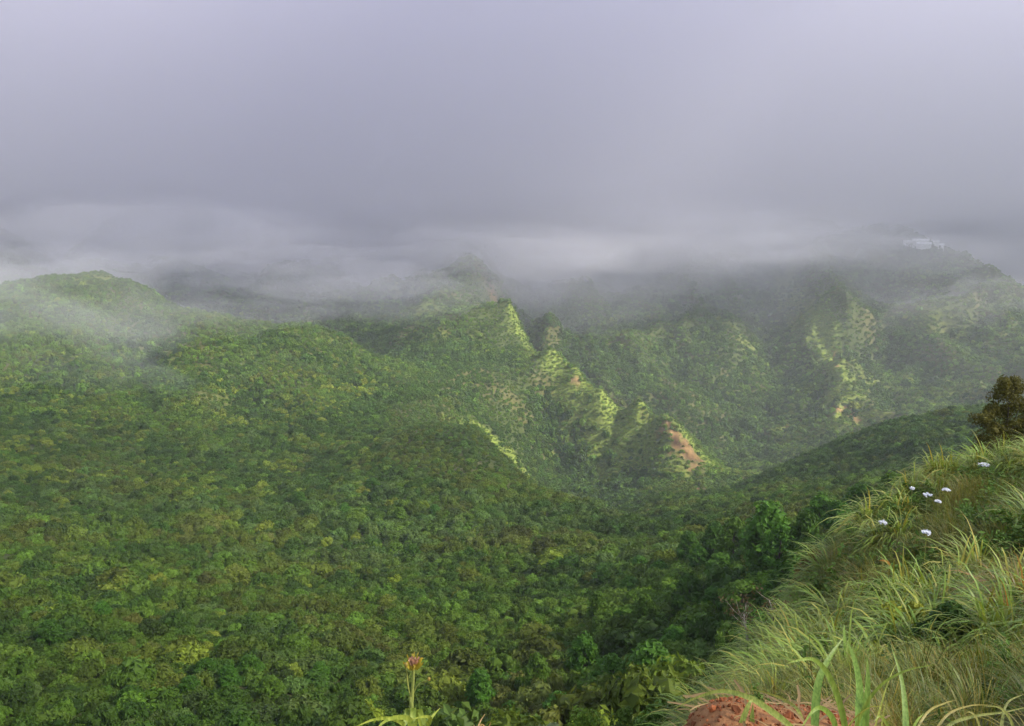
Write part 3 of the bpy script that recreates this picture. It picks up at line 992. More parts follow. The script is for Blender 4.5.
fs = rng.uniform(.6, 1.2, fn) * np.interp(fr, [2, 6, 15], [.45, .8, 1.15]) * np.where(herb & (fr < 8), np.interp(fr, [2, 8], [.35, .8]), 1)
frot = np.stack([rng.normal(0, .15, fn), rng.normal(0, .15, fn), rng.uniform(-1, 1, fn)], 1)

u = ~isown
gp = np.concatenate([np.stack([gx, gy, gz], 1)[u], np.stack([fx, fy, fz], 1)])
scatter_object('grass', gp, np.concatenate([grot[u], frot]), np.concatenate([np.repeat(gs[u][:, None], 3, 1), np.repeat(fs[:, None], 3, 1)]),
               np.concatenate([gvar[u], fv]), np.concatenate([gt[u], ft]), TUSS + FINE + HERB)


def grass_where(px, py):
    if py > 640: return 'behind the tall foreground blades' if px < 840 else 'right of the tall foreground blades' if px < 940 else 'at the lower right corner'
    if px < 800: return 'beside the bleached dead tree'
    if py < 530: return 'on the ridge crest below the tree' if px > 900 else 'on the lower left ridge crest'
    if px < 860: return 'on the left flank of the ridge'
    if px > 930: return 'on the upper right flank of the ridge'
    return 'in the middle of the grassy ridge'


cells = {}
for i in own:
    cells.setdefault((grass_where(gpx[i], gpy[i]), 'straw-green' if mix[i, 0] > .5 else 'fresh-green'), []).append(i)
for (wh, hue), ids in cells.items():
    ids.sort(key=lambda i: gpx[i])
    for j, i in enumerate(ids):
        o = link('grass_tussock', TUSS[gvar[i]])
        o.location = (gx[i], gy[i], gz[i]); o.rotation_euler = tuple(grot[i]); o.scale = (gs[i],) * 3
        o['tint'] = [float(q) for q in gt[i]]
        lab = ('%s arching grass tussock %s' % (hue, wh)) if len(ids) == 1 else '%s from left of the %s arching tussocks %s' % (ORD[min(j, 19)], hue, wh)
        tag(o, lab, 'grass tussock', 'arching grass tussocks on the ridge')

# ------------------------------------------------------------------ things of the near ridge
def at_dist(px, py, dist):
    """the point seen at a pixel, dist metres ahead (used to survey single plants)"""
    u = (px - 512) / F; v = (363 - py) / F
    k = dist / (CP + v * SP)
    return np.array([u * k, dist, (-SP + v * CP) * k])


def ground_z(x, y):
    return float(height(np.array([x]), np.array([y]))[0])


def spline(ctrl, nseg):
    c = np.array(ctrl, float)
    c = np.vstack([2 * c[0] - c[1], c, 2 * c[-1] - c[-2]])
    out = []
    for i in range(1, len(c) - 2):
        for j in range(nseg):
            t = j / nseg
            out.append(0.5 * (2 * c[i] + (c[i + 1] - c[i - 1]) * t + (2 * c[i - 1] - 5 * c[i] + 4 * c[i + 1] - c[i + 2]) * t * t
                              + (-c[i - 1] + 3 * c[i] - 3 * c[i + 1] + c[i + 2]) * t ** 3))
    out.append(c[-2])
    return np.array(out)


def leaf_ribbon(path, width, fold=0.25, face=None, taper=2.0, base=0.55):
    """a grass leaf: folded along its midrib, tapering to a fine tip, following a 3D path"""
    n_ = len(path)
    tan = np.gradient(path, axis=0); tan /= np.linalg.norm(tan, axis=1)[:, None]
    face = np.array(face if face is not None else (0.15, -1, 0.45), float)
    side = np.cross(tan, face); side /= np.linalg.norm(side, axis=1)[:, None]
    nor = np.cross(side, tan)
    t = np.linspace(0, 1, n_)
    w = width * 0.5 * (base + (1 - base) * np.minimum(1, t * 3.5)) * (1 - t ** taper) + 0.0004
    l = path - side * w[:, None] + nor * (w * fold)[:, None]
    r = path + side * w[:, None] + nor * (w * fold)[:, None]
    v = np.stack([l, path, r], 1).reshape(-1, 3)
    f = []
    for i in range(n_ - 1):
        a = 3 * i
        f += [[a, a + 1, a + 4, a + 3], [a + 1, a + 2, a + 5, a + 4]]
    return v, np.array(f), np.repeat(t, 3)


def plant_mesh(name, ribbons, mat):
    """ribbons: (path, width, colour factor at the base, at the tip)"""
    VV, FF, CC = [], [], []; off = 0
    for path, w, c0, c1, face in ribbons:
        v, f, t = leaf_ribbon(path, w, face=face)
        VV.append(v); FF.append(f + off); off += len(v)
        CC.append(np.array(c0)[None] * (1 - t[:, None] ** 2) + np.array(c1)[None] * t[:, None] ** 2)
    v = np.vstack(VV)
    me = mesh_from(name, v, np.vstack(FF), mat, smooth=True)
    ca = np.ones((off, 4)); ca[:, :3] = np.vstack(CC)
    a_ = me.attributes.new('vary', 'FLOAT_COLOR', 'POINT'); a_.data.foreach_set('color', ca.astype(np.float32).ravel())
    return me


def vary_all(me, c=(1, 1, 1)):
    ca = np.ones((len(me.vertices), 4)); ca[:, :3] = c
    a_ = me.attributes.new('vary', 'FLOAT_COLOR', 'POINT'); a_.data.foreach_set('color', ca.astype(np.float32).ravel())
    return me


def grass_clump(name, label, blades, tint, cat='grass clump'):
    """blades: (seen points from root to tip, width px, distance at root, at tip, dryness)"""
    rib = []
    for seq, wpx, d0, d1, drys in blades:
        m_ = len(seq)
        ctrl = [at_dist(px, py, d0 + (d1 - d0) * i / (m_ - 1)) for i, (px, py) in enumerate(seq)]
        root = ctrl[0].copy(); g = ground_z(root[0], root[1])
        if root[2] > g:
            ctrl = [np.array([root[0] + 0.01, root[1] - 0.02, g - 0.02])] + ctrl
        path = spline(ctrl, 7)
        fresh = np.array([1, 1, 1]) * rng.uniform(.85, 1.15)
        straw = np.array([2.2, 1.35, 1.7]) * rng.uniform(.9, 1.1)
        c0 = fresh * (1 - drys) + straw * drys
        c1 = c0 * 0.6 + straw * 0.4
        w = wpx / F * (d0 + d1) / 2 * 1.12
        rib.append((path, w, c0, c1, (rng.normal(0, .25), -1, 0.35)))
    base = np.mean([r_[0][0] for r_ in rib], 0)
    base[2] = ground_z(base[0], base[1])
    rib = [(p_ - base, w_, a_, b_, f_) for p_, w_, a_, b_, f_ in rib]
    o = link(name, plant_mesh(name, rib, M_BLADE))
    o.location = base
    o['tint'] = list(tint)
    return tag(o, label, cat)


grass_clump('grass_clump', 'tall clump of broad upright green grass blades rooted in the orange soil', [
    ([(815, 752), (815, 715), (819, 680), (831, 655), (844, 637)], 8.5, 2.15, 2.35, 0),
    ([(849, 752), (842, 712), (832, 682), (822, 666), (812, 659), (799, 660), (786, 664)], 6.5, 2.12, 2.05, .15),
    ([(857, 752), (859, 712), (859, 682), (853, 655), (845, 638)], 8, 2.2, 2.4, 0),
    ([(864, 754), (866, 712), (868, 680), (867, 656)], 7, 2.22, 2.3, 0),
    ([(906, 752), (905, 712), (901, 678), (891, 645)], 8, 2.25, 2.45, 0),
    ([(848, 754), (862, 712), (880, 686), (905, 671), (937, 664)], 4, 2.1, 2.0, .2),
    ([(868, 754), (878, 715), (888, 682), (897, 662)], 3, 2.3, 2.45, .9),
    ([(838, 754), (834, 722), (822, 708), (812, 712), (800, 730)], 6, 2.1, 2.0, .1),
    ([(840, 752), (850, 724), (868, 708), (884, 706)], 3.5, 2.05, 1.95, .6),
    ([(900, 752), (888, 726), (880, 716), (874, 722)], 4.5, 2.2, 2.15, .3),
    ([(905, 754), (915, 724), (924, 713)], 5.5, 2.2, 2.25, .15),
    ([(885, 752), (882, 726), (886, 700)], 2.2, 2.3, 2.35, 1),
], (0.15, 0.27, 0.055))
grass_clump('grass_clump', 'long pale grass blades arching left low over the orange soil', [
    ([(812, 752), (790, 726), (768, 709), (748, 697), (722, 691), (698, 697), (672, 710)], 6.5, 2.1, 2.2, .25),
    ([(808, 745), (800, 714), (788, 702), (770, 694), (745, 688)], 3.6, 2.25, 2.5, .45),
    ([(738, 754), (741, 726), (749, 704), (754, 699)], 6.5, 2.1, 2.15, .2),
    ([(753, 754), (752, 726), (753, 703)], 7.5, 2.12, 2.15, 0),
], (0.17, 0.26, 0.06))
grass_clump('grass_clump', 'straw coloured thin blades bending right at the bottom right corner', [
    ([(925, 756), (944, 718), (968, 706), (992, 705)], 3, 2.4, 2.6, 1),
    ([(930, 756), (948, 726), (975, 716), (1004, 712), (1040, 704)], 4, 2.3, 2.5, .25),
    ([(905, 752), (926, 714), (945, 703), (957, 700)], 2.4, 2.5, 2.8, .9),
    ([(1000, 752), (1002, 720), (1008, 702), (1024, 694)], 4.5, 2.3, 2.4, .2),
    ([(985, 756), (978, 722), (970, 712), (962, 716)], 3, 2.3, 2.3, .6),
    ([(1016, 754), (1012, 724), (1000, 708), (984, 706)], 4, 2.35, 2.3, .3),
], (0.14, 0.20, 0.06))

# the flower stalk at the brow
fd = 1.22
base = at_dist(412, 760, fd); base[2] = ground_z(base[0], base[1])


def tube(path, r0, r1, k=7):
    path = np.array(path, float); n_ = len(path)
    tan = np.gradient(path, axis=0); tan /= np.linalg.norm(tan, axis=1)[:, None]
    a_ = np.cross(tan, [0.2, 1, 0.1]); a_ /= np.linalg.norm(a_, axis=1)[:, None]; b_ = np.cross(tan, a_)
    rr = np.linspace(r0, r1, n_) if np.isscalar(r1) else np.array(r1)
    th = np.arange(k) * 2 * math.pi / k
    v = (path[:, None] + rr[:, None, None] * (np.cos(th)[None, :, None] * a_[:, None] + np.sin(th)[None, :, None] * b_[:, None])).reshape(-1, 3)
    f = [[i * k + j, i * k + (j + 1) % k, (i + 1) * k + (j + 1) % k, (i + 1) * k + j] for i in range(n_ - 1) for j in range(k)]
    return v, np.array(f)


def join(parts):
    VV, FF = [], []; off = 0
    for v, f in parts:
        VV.append(v); FF.append(f + off); off += len(v)
    return np.vstack(VV), np.vstack(FF)


fl = empty('flower_stalk', tuple(base))
tag(fl, 'single yellow-green stalk with a reddish tufted flower head and strap leaves', 'flower')
P0 = lambda px, py, d=fd: at_dist(px, py, d) - base
stem = [np.array([0, 0, -.03])] + [P0(412.5, 735), P0(411.5, 712), P0(412.5, 692), P0(413.5, 668)]
link('stem', mesh_from('stem', *join([tube(spline(stem, 6), 0.0036, 0.0026),
     tube(spline([P0(412, 700), P0(408.5, 688), P0(407, 676), P0(406, 666, 1.2)], 5), 0.0016, 0.0011, 5),
     tube(spline([P0(413, 694), P0(417, 686), P0(422, 682.5), P0(428, 680, 1.19)], 5), 0.0016, 0.0009, 5)]), M_STEM, smooth=True), fl)
hd = P0(414, 666)
rb = []
for i in range(26):
    ph = i * 2.4; out = rng.uniform(.4, .95)
    d3 = np.array([math.cos(ph), math.sin(ph), 0]) * 0.019 * out
    up_ = rng.uniform(.002, .014)
    rb.append((spline([hd, hd + d3 * .55 + [0, 0, -0.002], hd + d3 + [0, 0, up_], hd + d3 * 1.25 + [0, 0, up_ + rng.uniform(-.002, .006)]], 4), 0.0042, (1, 1, 1), (1.2, .9, .5), (rng.normal(0, .5), -1, .6)))
bract = link('bract', plant_mesh('bract', rb, M_BLADE), fl); bract['tint'] = [0.30, 0.28, 0.045]
rb = []
for i in range(40):
    ph = i * 2.4; q = math.sqrt(i / 40)
    p0 = hd + np.array([math.cos(ph), math.sin(ph), 0]) * .004 * q
    p1 = hd + np.array([math.cos(ph) * .009 * q, math.sin(ph) * .009 * q, 0.002 + rng.uniform(.001, .012)])
    p2 = p1 + np.array([math.cos(ph) * .003, math.sin(ph) * .003, .003])
    rb.append((spline([p0, p1, p2], 4), 0.0034, (1, 1, 1), (1.4, 1.5, 1.3) if i % 3 == 0 else (.8, .6, .7), (rng.normal(0, .5), -1, .3)))
tuft = link('petal_tuft', plant_mesh('petal_tuft', rb, M_BLADE), fl); tuft['tint'] = [0.38, 0.22, 0.17]
tv, tf = ICO1
bud = []
for c3, s3 in ((P0(406, 665, 1.2), .005), (P0(429, 679, 1.19), .0042)):
    bud.append((tv * np.array([s3 * .7, s3 * .7, s3]) + c3, tf))
b_o = link('side_bud', vary_all(mesh_from('side_bud', *join(bud), M_BLADE, smooth=True)), fl); b_o['tint'] = [0.26, 0.20, 0.05]
for seq, w_, d0, d1 in (([(411, 745), (404, 725), (391, 718.5), (374, 719.5), (355, 727)], 5.5, 1.24, 1.1), ([(414, 748), (412, 722), (398, 717), (384, 722), (372, 735)], 6, 1.18, 1.05),
                        ([(413, 745), (424, 729), (432, 717), (440, 708)], 6, 1.24, 1.32), ([(414, 748), (427, 726), (430, 718), (424, 716.5), (412, 719)], 5.5, 1.2, 1.12)):
    path = spline([np.array([0, 0, -.01])] + [P0(px, py, d0 + (d1 - d0) * i / (len(seq) - 1)) for i, (px, py) in enumerate(seq)], 6)
    lf = link('strap_leaf', plant_mesh('strap_leaf', [(path, w_ / F * 1.25, (1, 1, 1), (1.3, 1.1, 1), (0.1, -1, .5))], M_BLADE), fl)
    lf['tint'] = [0.20, 0.27, 0.05]
grass_clump('dry_sprig', 'thin dry grass sprig at the bottom right of the flower stalk', [
    ([(474, 760), (476, 735), (480, 722), (485, 714)], 2.2, 1.5, 1.55, 1), ([(478, 760), (488, 730), (491, 722)], 1.5, 1.5, 1.5, .9)], (0.16, 0.17, 0.06), 'grass')

# bleached dead tree
dd = 14.5
db = at_dist(748, 676, dd); db[2] = ground_z(db[0], db[1])
dt = empty('dead_tree', tuple(db))
tag(dt, 'small bleached dead tree with one crooked bare branch and rusty twigs', 'dead tree')
Q0 = lambda px, py, d=dd: at_dist(px, py, d) - db
tr = [np.array([0, 0, -.2]), Q0(748, 680), Q0(749, 664), Q0(747, 650), Q0(747.5, 638), Q0(745.5, 627), Q0(744, 614, 14.7)]
link('trunk', mesh_from('trunk', *tube(spline(tr, 5), .045, .016), M_DEAD, smooth=True), dt)
br_ = [Q0(747, 641), Q0(756, 640), Q0(763, 642, 14.3), Q0(769, 637, 14.2), Q0(774, 628, 14.2), Q0(773, 612, 14.3), Q0(769, 600, 14.4)]
link('branch', mesh_from('branch', *tube(spline(br_, 5), .026, .008), M_DEAD, smooth=True), dt)
link('branch', mesh_from('branch', *tube(spline([Q0(748, 653), Q0(756, 650, 14.7), Q0(764, 651, 14.9)], 5), .016, .005), M_DEAD, smooth=True), dt)
twg = []
for i in range(34):
    a0 = spline(tr, 5)[-1 - rng.integers(0, 9)] if i % 2 else spline(br_, 5)[-1 - rng.integers(0, 14)]
    d3 = np.array([rng.normal(0, .2), rng.normal(0, .2), abs(rng.normal(.22, .12))])
    twg.append(tube([a0, a0 + d3 * .5 + rng.normal(0, .02, 3), a0 + d3], .006, .002, 4))
link('twigs', mesh_from('twigs', *join(twg), M_DEAD), dt)
lv = []
for v_, f_ in twg:
    e3 = v_[-2]
    lv.append(leaves(e3 + rng.normal(0, .07, (12, 3)), rng.normal(0, 1, (12, 3)), .032, rng, jit=.5))
tf_ = link('dry_foliage', vary_all(mesh_from('dry_foliage', *join(lv), M_LEAF)), dt); tf_['tint'] = [0.10, 0.075, 0.035]


def clump_mesh(name, clumps, leaf, per, seed, mat=None, inner=0.8, asp=.45):
    r = np.random.default_rng(seed)
    VV = []; FT = []; FQ = []; VAR = []; off = 0
    for cx, cyy, cz, rad in clumps:
        v, f = ICO1
        vv = v * rad * inner * (1 + .2 * r.normal(0, 1, (len(v), 1))) * [1, 1, .85] + [cx, cyy, cz]
        VV.append(vv); FT.append(f + off); off += len(vv); VAR.append(np.full(len(vv), r.uniform(.7, 1)))
        d3 = r.normal(0, 1, (per, 3)); d3 /= np.linalg.norm(d3, axis=1)[:, None]
        p3 = np.array([cx, cyy, cz]) + d3 * rad * r.uniform(.7, 1.25, (per, 1)) * [1, 1, .9]
        lv_, lf_ = leaves(p3, d3 + [0, 0, .5], leaf, r, aspect=asp, jit=.6)
        VV.append(lv_); FQ.append(lf_ + off); off += len(lv_); VAR.append(np.repeat(r.uniform(.65, 1.4, per), 4))
    me = mesh_from(name, np.vstack(VV), [np.vstack(FT), np.vstack(FQ)], mat or M_LEAF)
    va_ = np.concatenate(VAR); ca = np.ones((off, 4)); ca[:, :3] = va_[:, None]
    a_ = me.attributes.new('vary', 'FLOAT_COLOR', 'POINT'); a_.data.foreach_set('color', ca.astype(np.float32).ravel())
    return me


# olive-brown tree on the crest at the right
bd = 28.0
bb = at_dist(1004, 462, bd); bb[2] = ground_z(bb[0], bb[1])
B0 = lambda px, py, d=bd: at_dist(px, py, d) - bb
bt = empty('crest_tree', tuple(bb))
tag(bt, 'olive-brown bushy tree standing highest on the crest at the right edge', 'tree')
cl = []
for px, py, w_ in ((1002, 392, 20), (1016, 388, 20), (1009, 384, 14), (990, 411, 17), (984, 420, 13), (1006, 410, 18), (1022, 405, 20), (996, 428, 18), (1012, 430, 20), (1028, 425, 22), (990, 441, 16), (1006, 446, 20), (1024, 446, 20), (1036, 400, 18), (1040, 436, 22), (1000, 456, 18), (1016, 460, 20), (984, 452, 14)):
    for q in range(6):
        c3 = B0(px + rng.normal(0, 4), py + rng.normal(0, 3), bd + rng.normal(0, .35))
        cl.append((*c3, w_ * .5 / F * bd * rng.uniform(.45, .7)))
co = link('crown', clump_mesh('crown', [(a_, b_, c_, d_ * 1.4) for a_, b_, c_, d_ in cl], .05, 150, 71, inner=.5), bt); co['tint'] = [0.085, 0.078, 0.014]
lim = [tube(spline([np.array([0, 0, -.3]), B0(1005, 440), B0(1008, 415), B0(1010, 394)], 4), .06, .015)]
for px, py in ((992, 412), (1020, 405), (1030, 425), (988, 436)):
    lim.append(tube(spline([B0(1005, 446), B0((1005 + px) / 2, (440 + py) / 2 + 4), B0(px, py)], 4), .035, .01))
link('trunk', mesh_from('trunk', *join(lim), M_BARK, smooth=True), bt)

# bushes with a look of their own on the ridge
for name, lab, px, py, d_, w_, h_, tint, leaf in (
    ('shrub', 'yellow-leaved low bush in the middle of the grassy ridge', 905, 605, 9.0, 42, 34, (0.25, 0.27, 0.035), .05),
    ('shrub', 'ochre-brown bush leaning out left of the grass crest', 812, 545, 19.5, 40, 30, (0.13, 0.09, 0.022), .06),
    ('shrub', 'slim dark green bush just left of the olive-brown tree', 957, 458, 27.5, 16, 30, (0.045, 0.055, 0.014), .055),
    ('shrub', 'bright green bush at the foot of the olive-brown tree', 975, 461, 27, 28, 22, (0.075, 0.13, 0.02), .06),
    ('shrub', 'dark green leafy bush below the white flowers', 905, 535, 17, 56, 34, (0.045, 0.085, 0.02), .06),
    ('shrub', 'fresh green leafy bush at the crest beside the tall grass', 985, 490, 23, 44, 30, (0.06, 0.12, 0.02), .06),
    ('shrub', 'dark green herb patch below the yellow-leaved bush', 950, 620, 8.0, 60, 40, (0.055, 0.10, 0.025), .05),
    ('shrub', 'yellow-green leafy bush right of the flower stalk at the bottom edge', 586, 716, 15, 60, 34, (0.10, 0.17, 0.022), .045),
    ('shrub', 'olive bush at the bottom edge left of the orange soil', 622, 712, 15, 46, 40, (0.07, 0.115, 0.02), .045),
    ('shrub', 'bright green bush touching the left end of the orange soil', 655, 708, 14, 46, 34, (0.085, 0.15, 0.028), .055),
    ('shrub', 'pale spiky bush with whitish leaf tips at the bottom edge', 551, 692, 19, 30, 26, (0.24, 0.28, 0.13), .06),
    ('shrub', 'dark green bush right beneath the bleached dead tree', 712, 678, 15, 40, 34, (0.05, 0.10, 0.018), .055),
):
    b3 = at_dist(px, py + h_ * .4, d_); b3[2] = ground_z(b3[0], b3[1])
    m2 = d_ / F * 1.1
    top = at_dist(px, py - h_ * .5, d_)[2] - b3[2]
    W2 = w_ * .5 * m2
    cl = []
    for q in range(13):
        ph = q * 2.4; rr_ = math.sqrt(q / 13) * .8
        cl.append((math.cos(ph) * rr_ * W2, math.sin(ph) * rr_ * W2, max(.12, top * rng.uniform(.35, .85) * (1 - .35 * rr_)), W2 * rng.uniform(.24, .38)))
    # stems down to the ground
    o = link(name, clump_mesh('bush', cl, leaf, 120, int(px * 7 + py), inner=.28, asp=.45))
    o.location = b3; o['tint'] = list(tint)
    tag(o, lab, 'shrub')

# white flower heads
wf_mat = plain('white_petals', (0.5, 0.5, 0.54), .6, .06, 60)
for px, py, d_, w_, lab in (
    (984, 468, 24, 13, 'broad white flower head highest on the ridge below the olive-brown tree'),
    (927, 499, 20, 10, 'white flower head second from left in the crest cluster of four'),
    (938, 506, 20, 7, 'small white flower head third from left in the crest cluster of four'),
    (946, 494, 21, 10, 'flat white flower head rightmost in the crest cluster of four'),
    (883, 527, 18, 9, 'white flower head farthest left on the ridge'),
    (926, 537, 16, 10, 'white flower head lowest on the ridge'),
    (912, 493, 21, 5, 'tiny white flower head leftmost in the crest cluster of four')):
    d_ *= .88; p3 = at_dist(px, py - 3, d_); g = ground_z(p3[0], p3[1])
    wf = empty('white_flower', (p3[0], p3[1], g)); tag(wf, lab, 'flower', 'white flowers on the ridge')
    h_ = max(p3[2] - g, .35)
    sv, sf = tube(spline([(0, 0, -.05), (.02, 0, h_ * .5), (0, 0, h_)], 4), .008, .005, 5)
    link('stem', mesh_from('stem', sv, sf, M_STEM, smooth=True), wf)
    m_ = 60; q = np.sqrt(rng.uniform(0, 1, m_)) * w_ * .42 / F * d_; ph = rng.uniform(0, 6.28, m_)
    pos = np.stack([q * np.cos(ph), q * np.sin(ph), h_ + .05 - q * q * 2.2 + rng.normal(0, .012, m_)], 1)
    v_, f_ = leaves(pos, np.array([0, -.35, 1.0]) + np.zeros((m_, 3)), .024, rng, aspect=.8, jit=.35)
    link('flower_head', mesh_from('flower_head', v_, f_, wf_mat), wf)

# withered russet grass at the right edge
for px, py, d_, k_, lab in ((1012, 560, 10.5, 1.0, 'russet withered grass tussock highest at the right edge'), (1022, 588, 9.5, 1.0, 'russet withered grass tussock at the right edge below another'),
                            (1006, 612, 8.8, .8, 'smaller russet grass tussock lowest of three at the right edge')):
    p3 = at_dist(px, py + 20, d_)
    o = link('grass_tussock', TUSS[int(px) % 4]); o.location = (p3[0], p3[1], ground_z(p3[0], p3[1])); o.scale = (k_,) * 3
    o['tint'] = [0.20, 0.15, 0.05]
    tag(o, lab, 'grass tussock')

# a curled orange leaf
p3 = at_dist(885, 562, 12.6)
lf = link('dry_leaf', plant_mesh('dry_leaf', [(spline([(0.09, 0, -.06), (.04, 0, .0), (-.03, .01, .025), (-.1, .02, .01)], 4), .05, (1, 1, 1), (.8, .6, .6), (0, -1, .5)),
                                            (spline([(0.09, 0, -.06), (0.085, 0, -.3), (0.09, 0, -.6)], 4), .008, (.5, .5, .5), (.5, .5, .5), (0, -1, .2))], M_BLADE))
lf.location = p3; lf['tint'] = [0.36, 0.20, 0.05]
tag(lf, 'curled orange dead leaf among the green grass of the ridge', 'leaf')

# crumbs of earth on the bare ground
m_ = 5200
aa = rng.uniform(.10, .52, m_); rr_ = rng.uniform(1.2, 3.3, m_)
x, y = rr_ * np.sin(aa), rr_ * np.cos(aa)
kk = near_soil(x, y) > .4
x, y = x[kk], y[kk]; m_ = len(x)
sz = .0025 + .034 * rng.beta(.8, 12, m_)
rm = []
for i in range(3):
    v, f = ICO1
    rm.append(vary_all(mesh_from('crumb', v * (1 + .28 * np.random.default_rng(i).normal(0, 1, (len(v), 1))) * [1, 1, .7], f, M_LEAF)))
st = np.array([0.30, 0.11, 0.04]) * rng.uniform(.45, 1.35, (m_, 1)) * np.array([1, rng.uniform(.9, 1.1), 1])
scatter_object('dirt', np.stack([x, y, height(x, y) + sz * .2], 1), rng.uniform(0, 6, (m_, 3)), np.repeat(sz[:, None], 3, 1), rng.integers(0, 3, m_), st, rm)

# straw and dead blades lying on the bare ground and at its rim
m_ = 900
aa = rng.uniform(.10, .60, m_); rr_ = rng.uniform(1.6, 3.4, m_)
x, y = rr_ * np.sin(aa), rr_ * np.cos(aa)
kk = rng.uniform(0, 1, m_) < .25 + .75 * sstep(2.2, 3.0, rr_)
x, y = x[kk], y[kk]; m_ = len(x)
LIT = []
for i in range(4):
    r_ = np.random.default_rng(900 + i)
    pth = spline([(-.5, 0, 0.02), (-.2, r_.normal(0, .08), .06), (.2, r_.normal(0, .1), .05), (.5, r_.normal(0, .12), .0)], 4)
    LIT.append(plant_mesh('straw', [(pth, .05, (1, 1, 1), (.8, .75, .7), (0, -.3, 1))], M_BLADE))
scatter_object('litter', np.stack([x, y, height(x, y) + .004], 1), np.stack([rng.normal(0, .15, m_), rng.normal(0, .15, m_), rng.uniform(0, 6.28, m_)], 1),
               np.repeat(rng.uniform(.05, .24, (m_, 1)), 3, 1), rng.integers(0, 4, m_), np.array([0.34, 0.24, 0.12]) * rng.uniform(.5, 1.2, (m_, 1)), LIT)

# white roofed buildings far off on the shoulder of the mountain
wmat = plain('white_sheet', (0.82, 0.82, 0.84), .45, .04, .2)
gmat = plain('pale_wall', (0.6, 0.6, 0.6), .7, .05, .3)
for px, py, L_, lab in ((911, 239, 19, 'leftmost white long-roofed building on the misty mountain shoulder'), (921, 237, 20, 'white building at the top of the misty cluster'),
                        (924, 240.5, 18, 'white building in the centre of the misty cluster'), (931, 238.5, 20, 'white building behind right in the misty cluster'),
                        (935, 241.5, 22, 'front right white building of the misty cluster'), (942, 243, 18, 'rightmost white building lowest on the misty shoulder')):
    a_, t_ = ray(px, py)
    x_, y_, z_ = surface_at(px, py + 3, 700)
    z_ -= 3.6
    gb = empty('farm_building', (x_, y_, z_), R(-28))
    tag(gb, lab, 'building', 'white buildings on the far shoulder')
    w2, l2 = 5.0, L_ / 2
    v = np.array([[-l2, -w2, -7], [l2, -w2, -7], [l2, w2, -7], [-l2, w2, -7], [-l2, -w2, 3], [l2, -w2, 3], [l2, w2, 3], [-l2, w2, 3]], float)
    link('wall', mesh_from('wall', v, np.array([[0, 1, 5, 4], [1, 2, 6, 5], [2, 3, 7, 6], [3, 0, 4, 7]]), gmat), gb)
    arc = [(-w2 - .3 + (2 * w2 + .6) * i / 8, 3.02 + 2.4 * math.sin(math.pi * i / 8)) for i in range(9)]
    v = np.array([[sx_, yy, zz] for sx_ in (-l2 - .3, l2 + .3) for yy, zz in arc])
    f = np.array([[i, 9 + i, 10 + i, i + 1] for i in range(8)])
    ends = np.array([list(range(9)), list(range(17, 8, -1))])
    link('roof', mesh_from('roof', v, [f, ends], wmat), gb)

# ------------------------------------------------------------------ air
def box_mesh(name, x0, x1, y0, y1, z0, z1, mat):
    v = np.array([[x, y, z] for z in (z0, z1) for y in (y0, y1) for x in (x0, x1)], float)
    f = np.array([[0, 2, 3, 1], [4, 5, 7, 6], [0, 1, 5, 4], [2, 6, 7, 3], [0, 4, 6, 2], [1, 3, 7, 5]])
    return mesh_from(name, v, f, mat)


HAZE_D = 0.00015
m, nt, out = new_mat('haze')
pv = nd(nt, 'ShaderNodeVolumePrincipled')
pv.inputs['Color'].default_value = (0.88, 0.93, 1.0, 1)
pv.inputs['Density'].default_value = HAZE_D
pv.inputs['Anisotropy'].default_value = 0.2
nt.links.new(pv.outputs[0], out.inputs['Volume'])
lowest = float(V[:, 2].min())
tag(link('haze', box_mesh('haze', -3600, 3600, -3600, 3600, lowest - 1, 720, m)), kind='stuff')

# the thick bank that swallows the mountain: its lumpy face overhangs the slopes, so what climbs into it fades out
def mist_material(name, density, colour):
    m, nt, out = new_mat(name)
    pv = nd(nt, 'ShaderNodeVolumePrincipled')
    pv.inputs['Color'].default_value = (*colour, 1); pv.inputs['Density'].default_value = density
    nt.links.new(pv.outputs[0], out.inputs['Volume'])
    return m


MIST_C = (0.79, 0.78, 0.876)
nx, nz = 150, 60
gx_ = np.linspace(-2600, 2600, nx); gz_ = np.concatenate([np.linspace(-175, 120, 44), np.linspace(140, 700, 16)])
GX, GZ = np.meshgrid(gx_, gz_, indexing='ij')
ii = np.arange(nx * nz).reshape(nx, nz); N_ = nx * nz
q_ = lambda a, b, c, d: np.stack([a, b, c, d], -1).reshape(-1, 4)
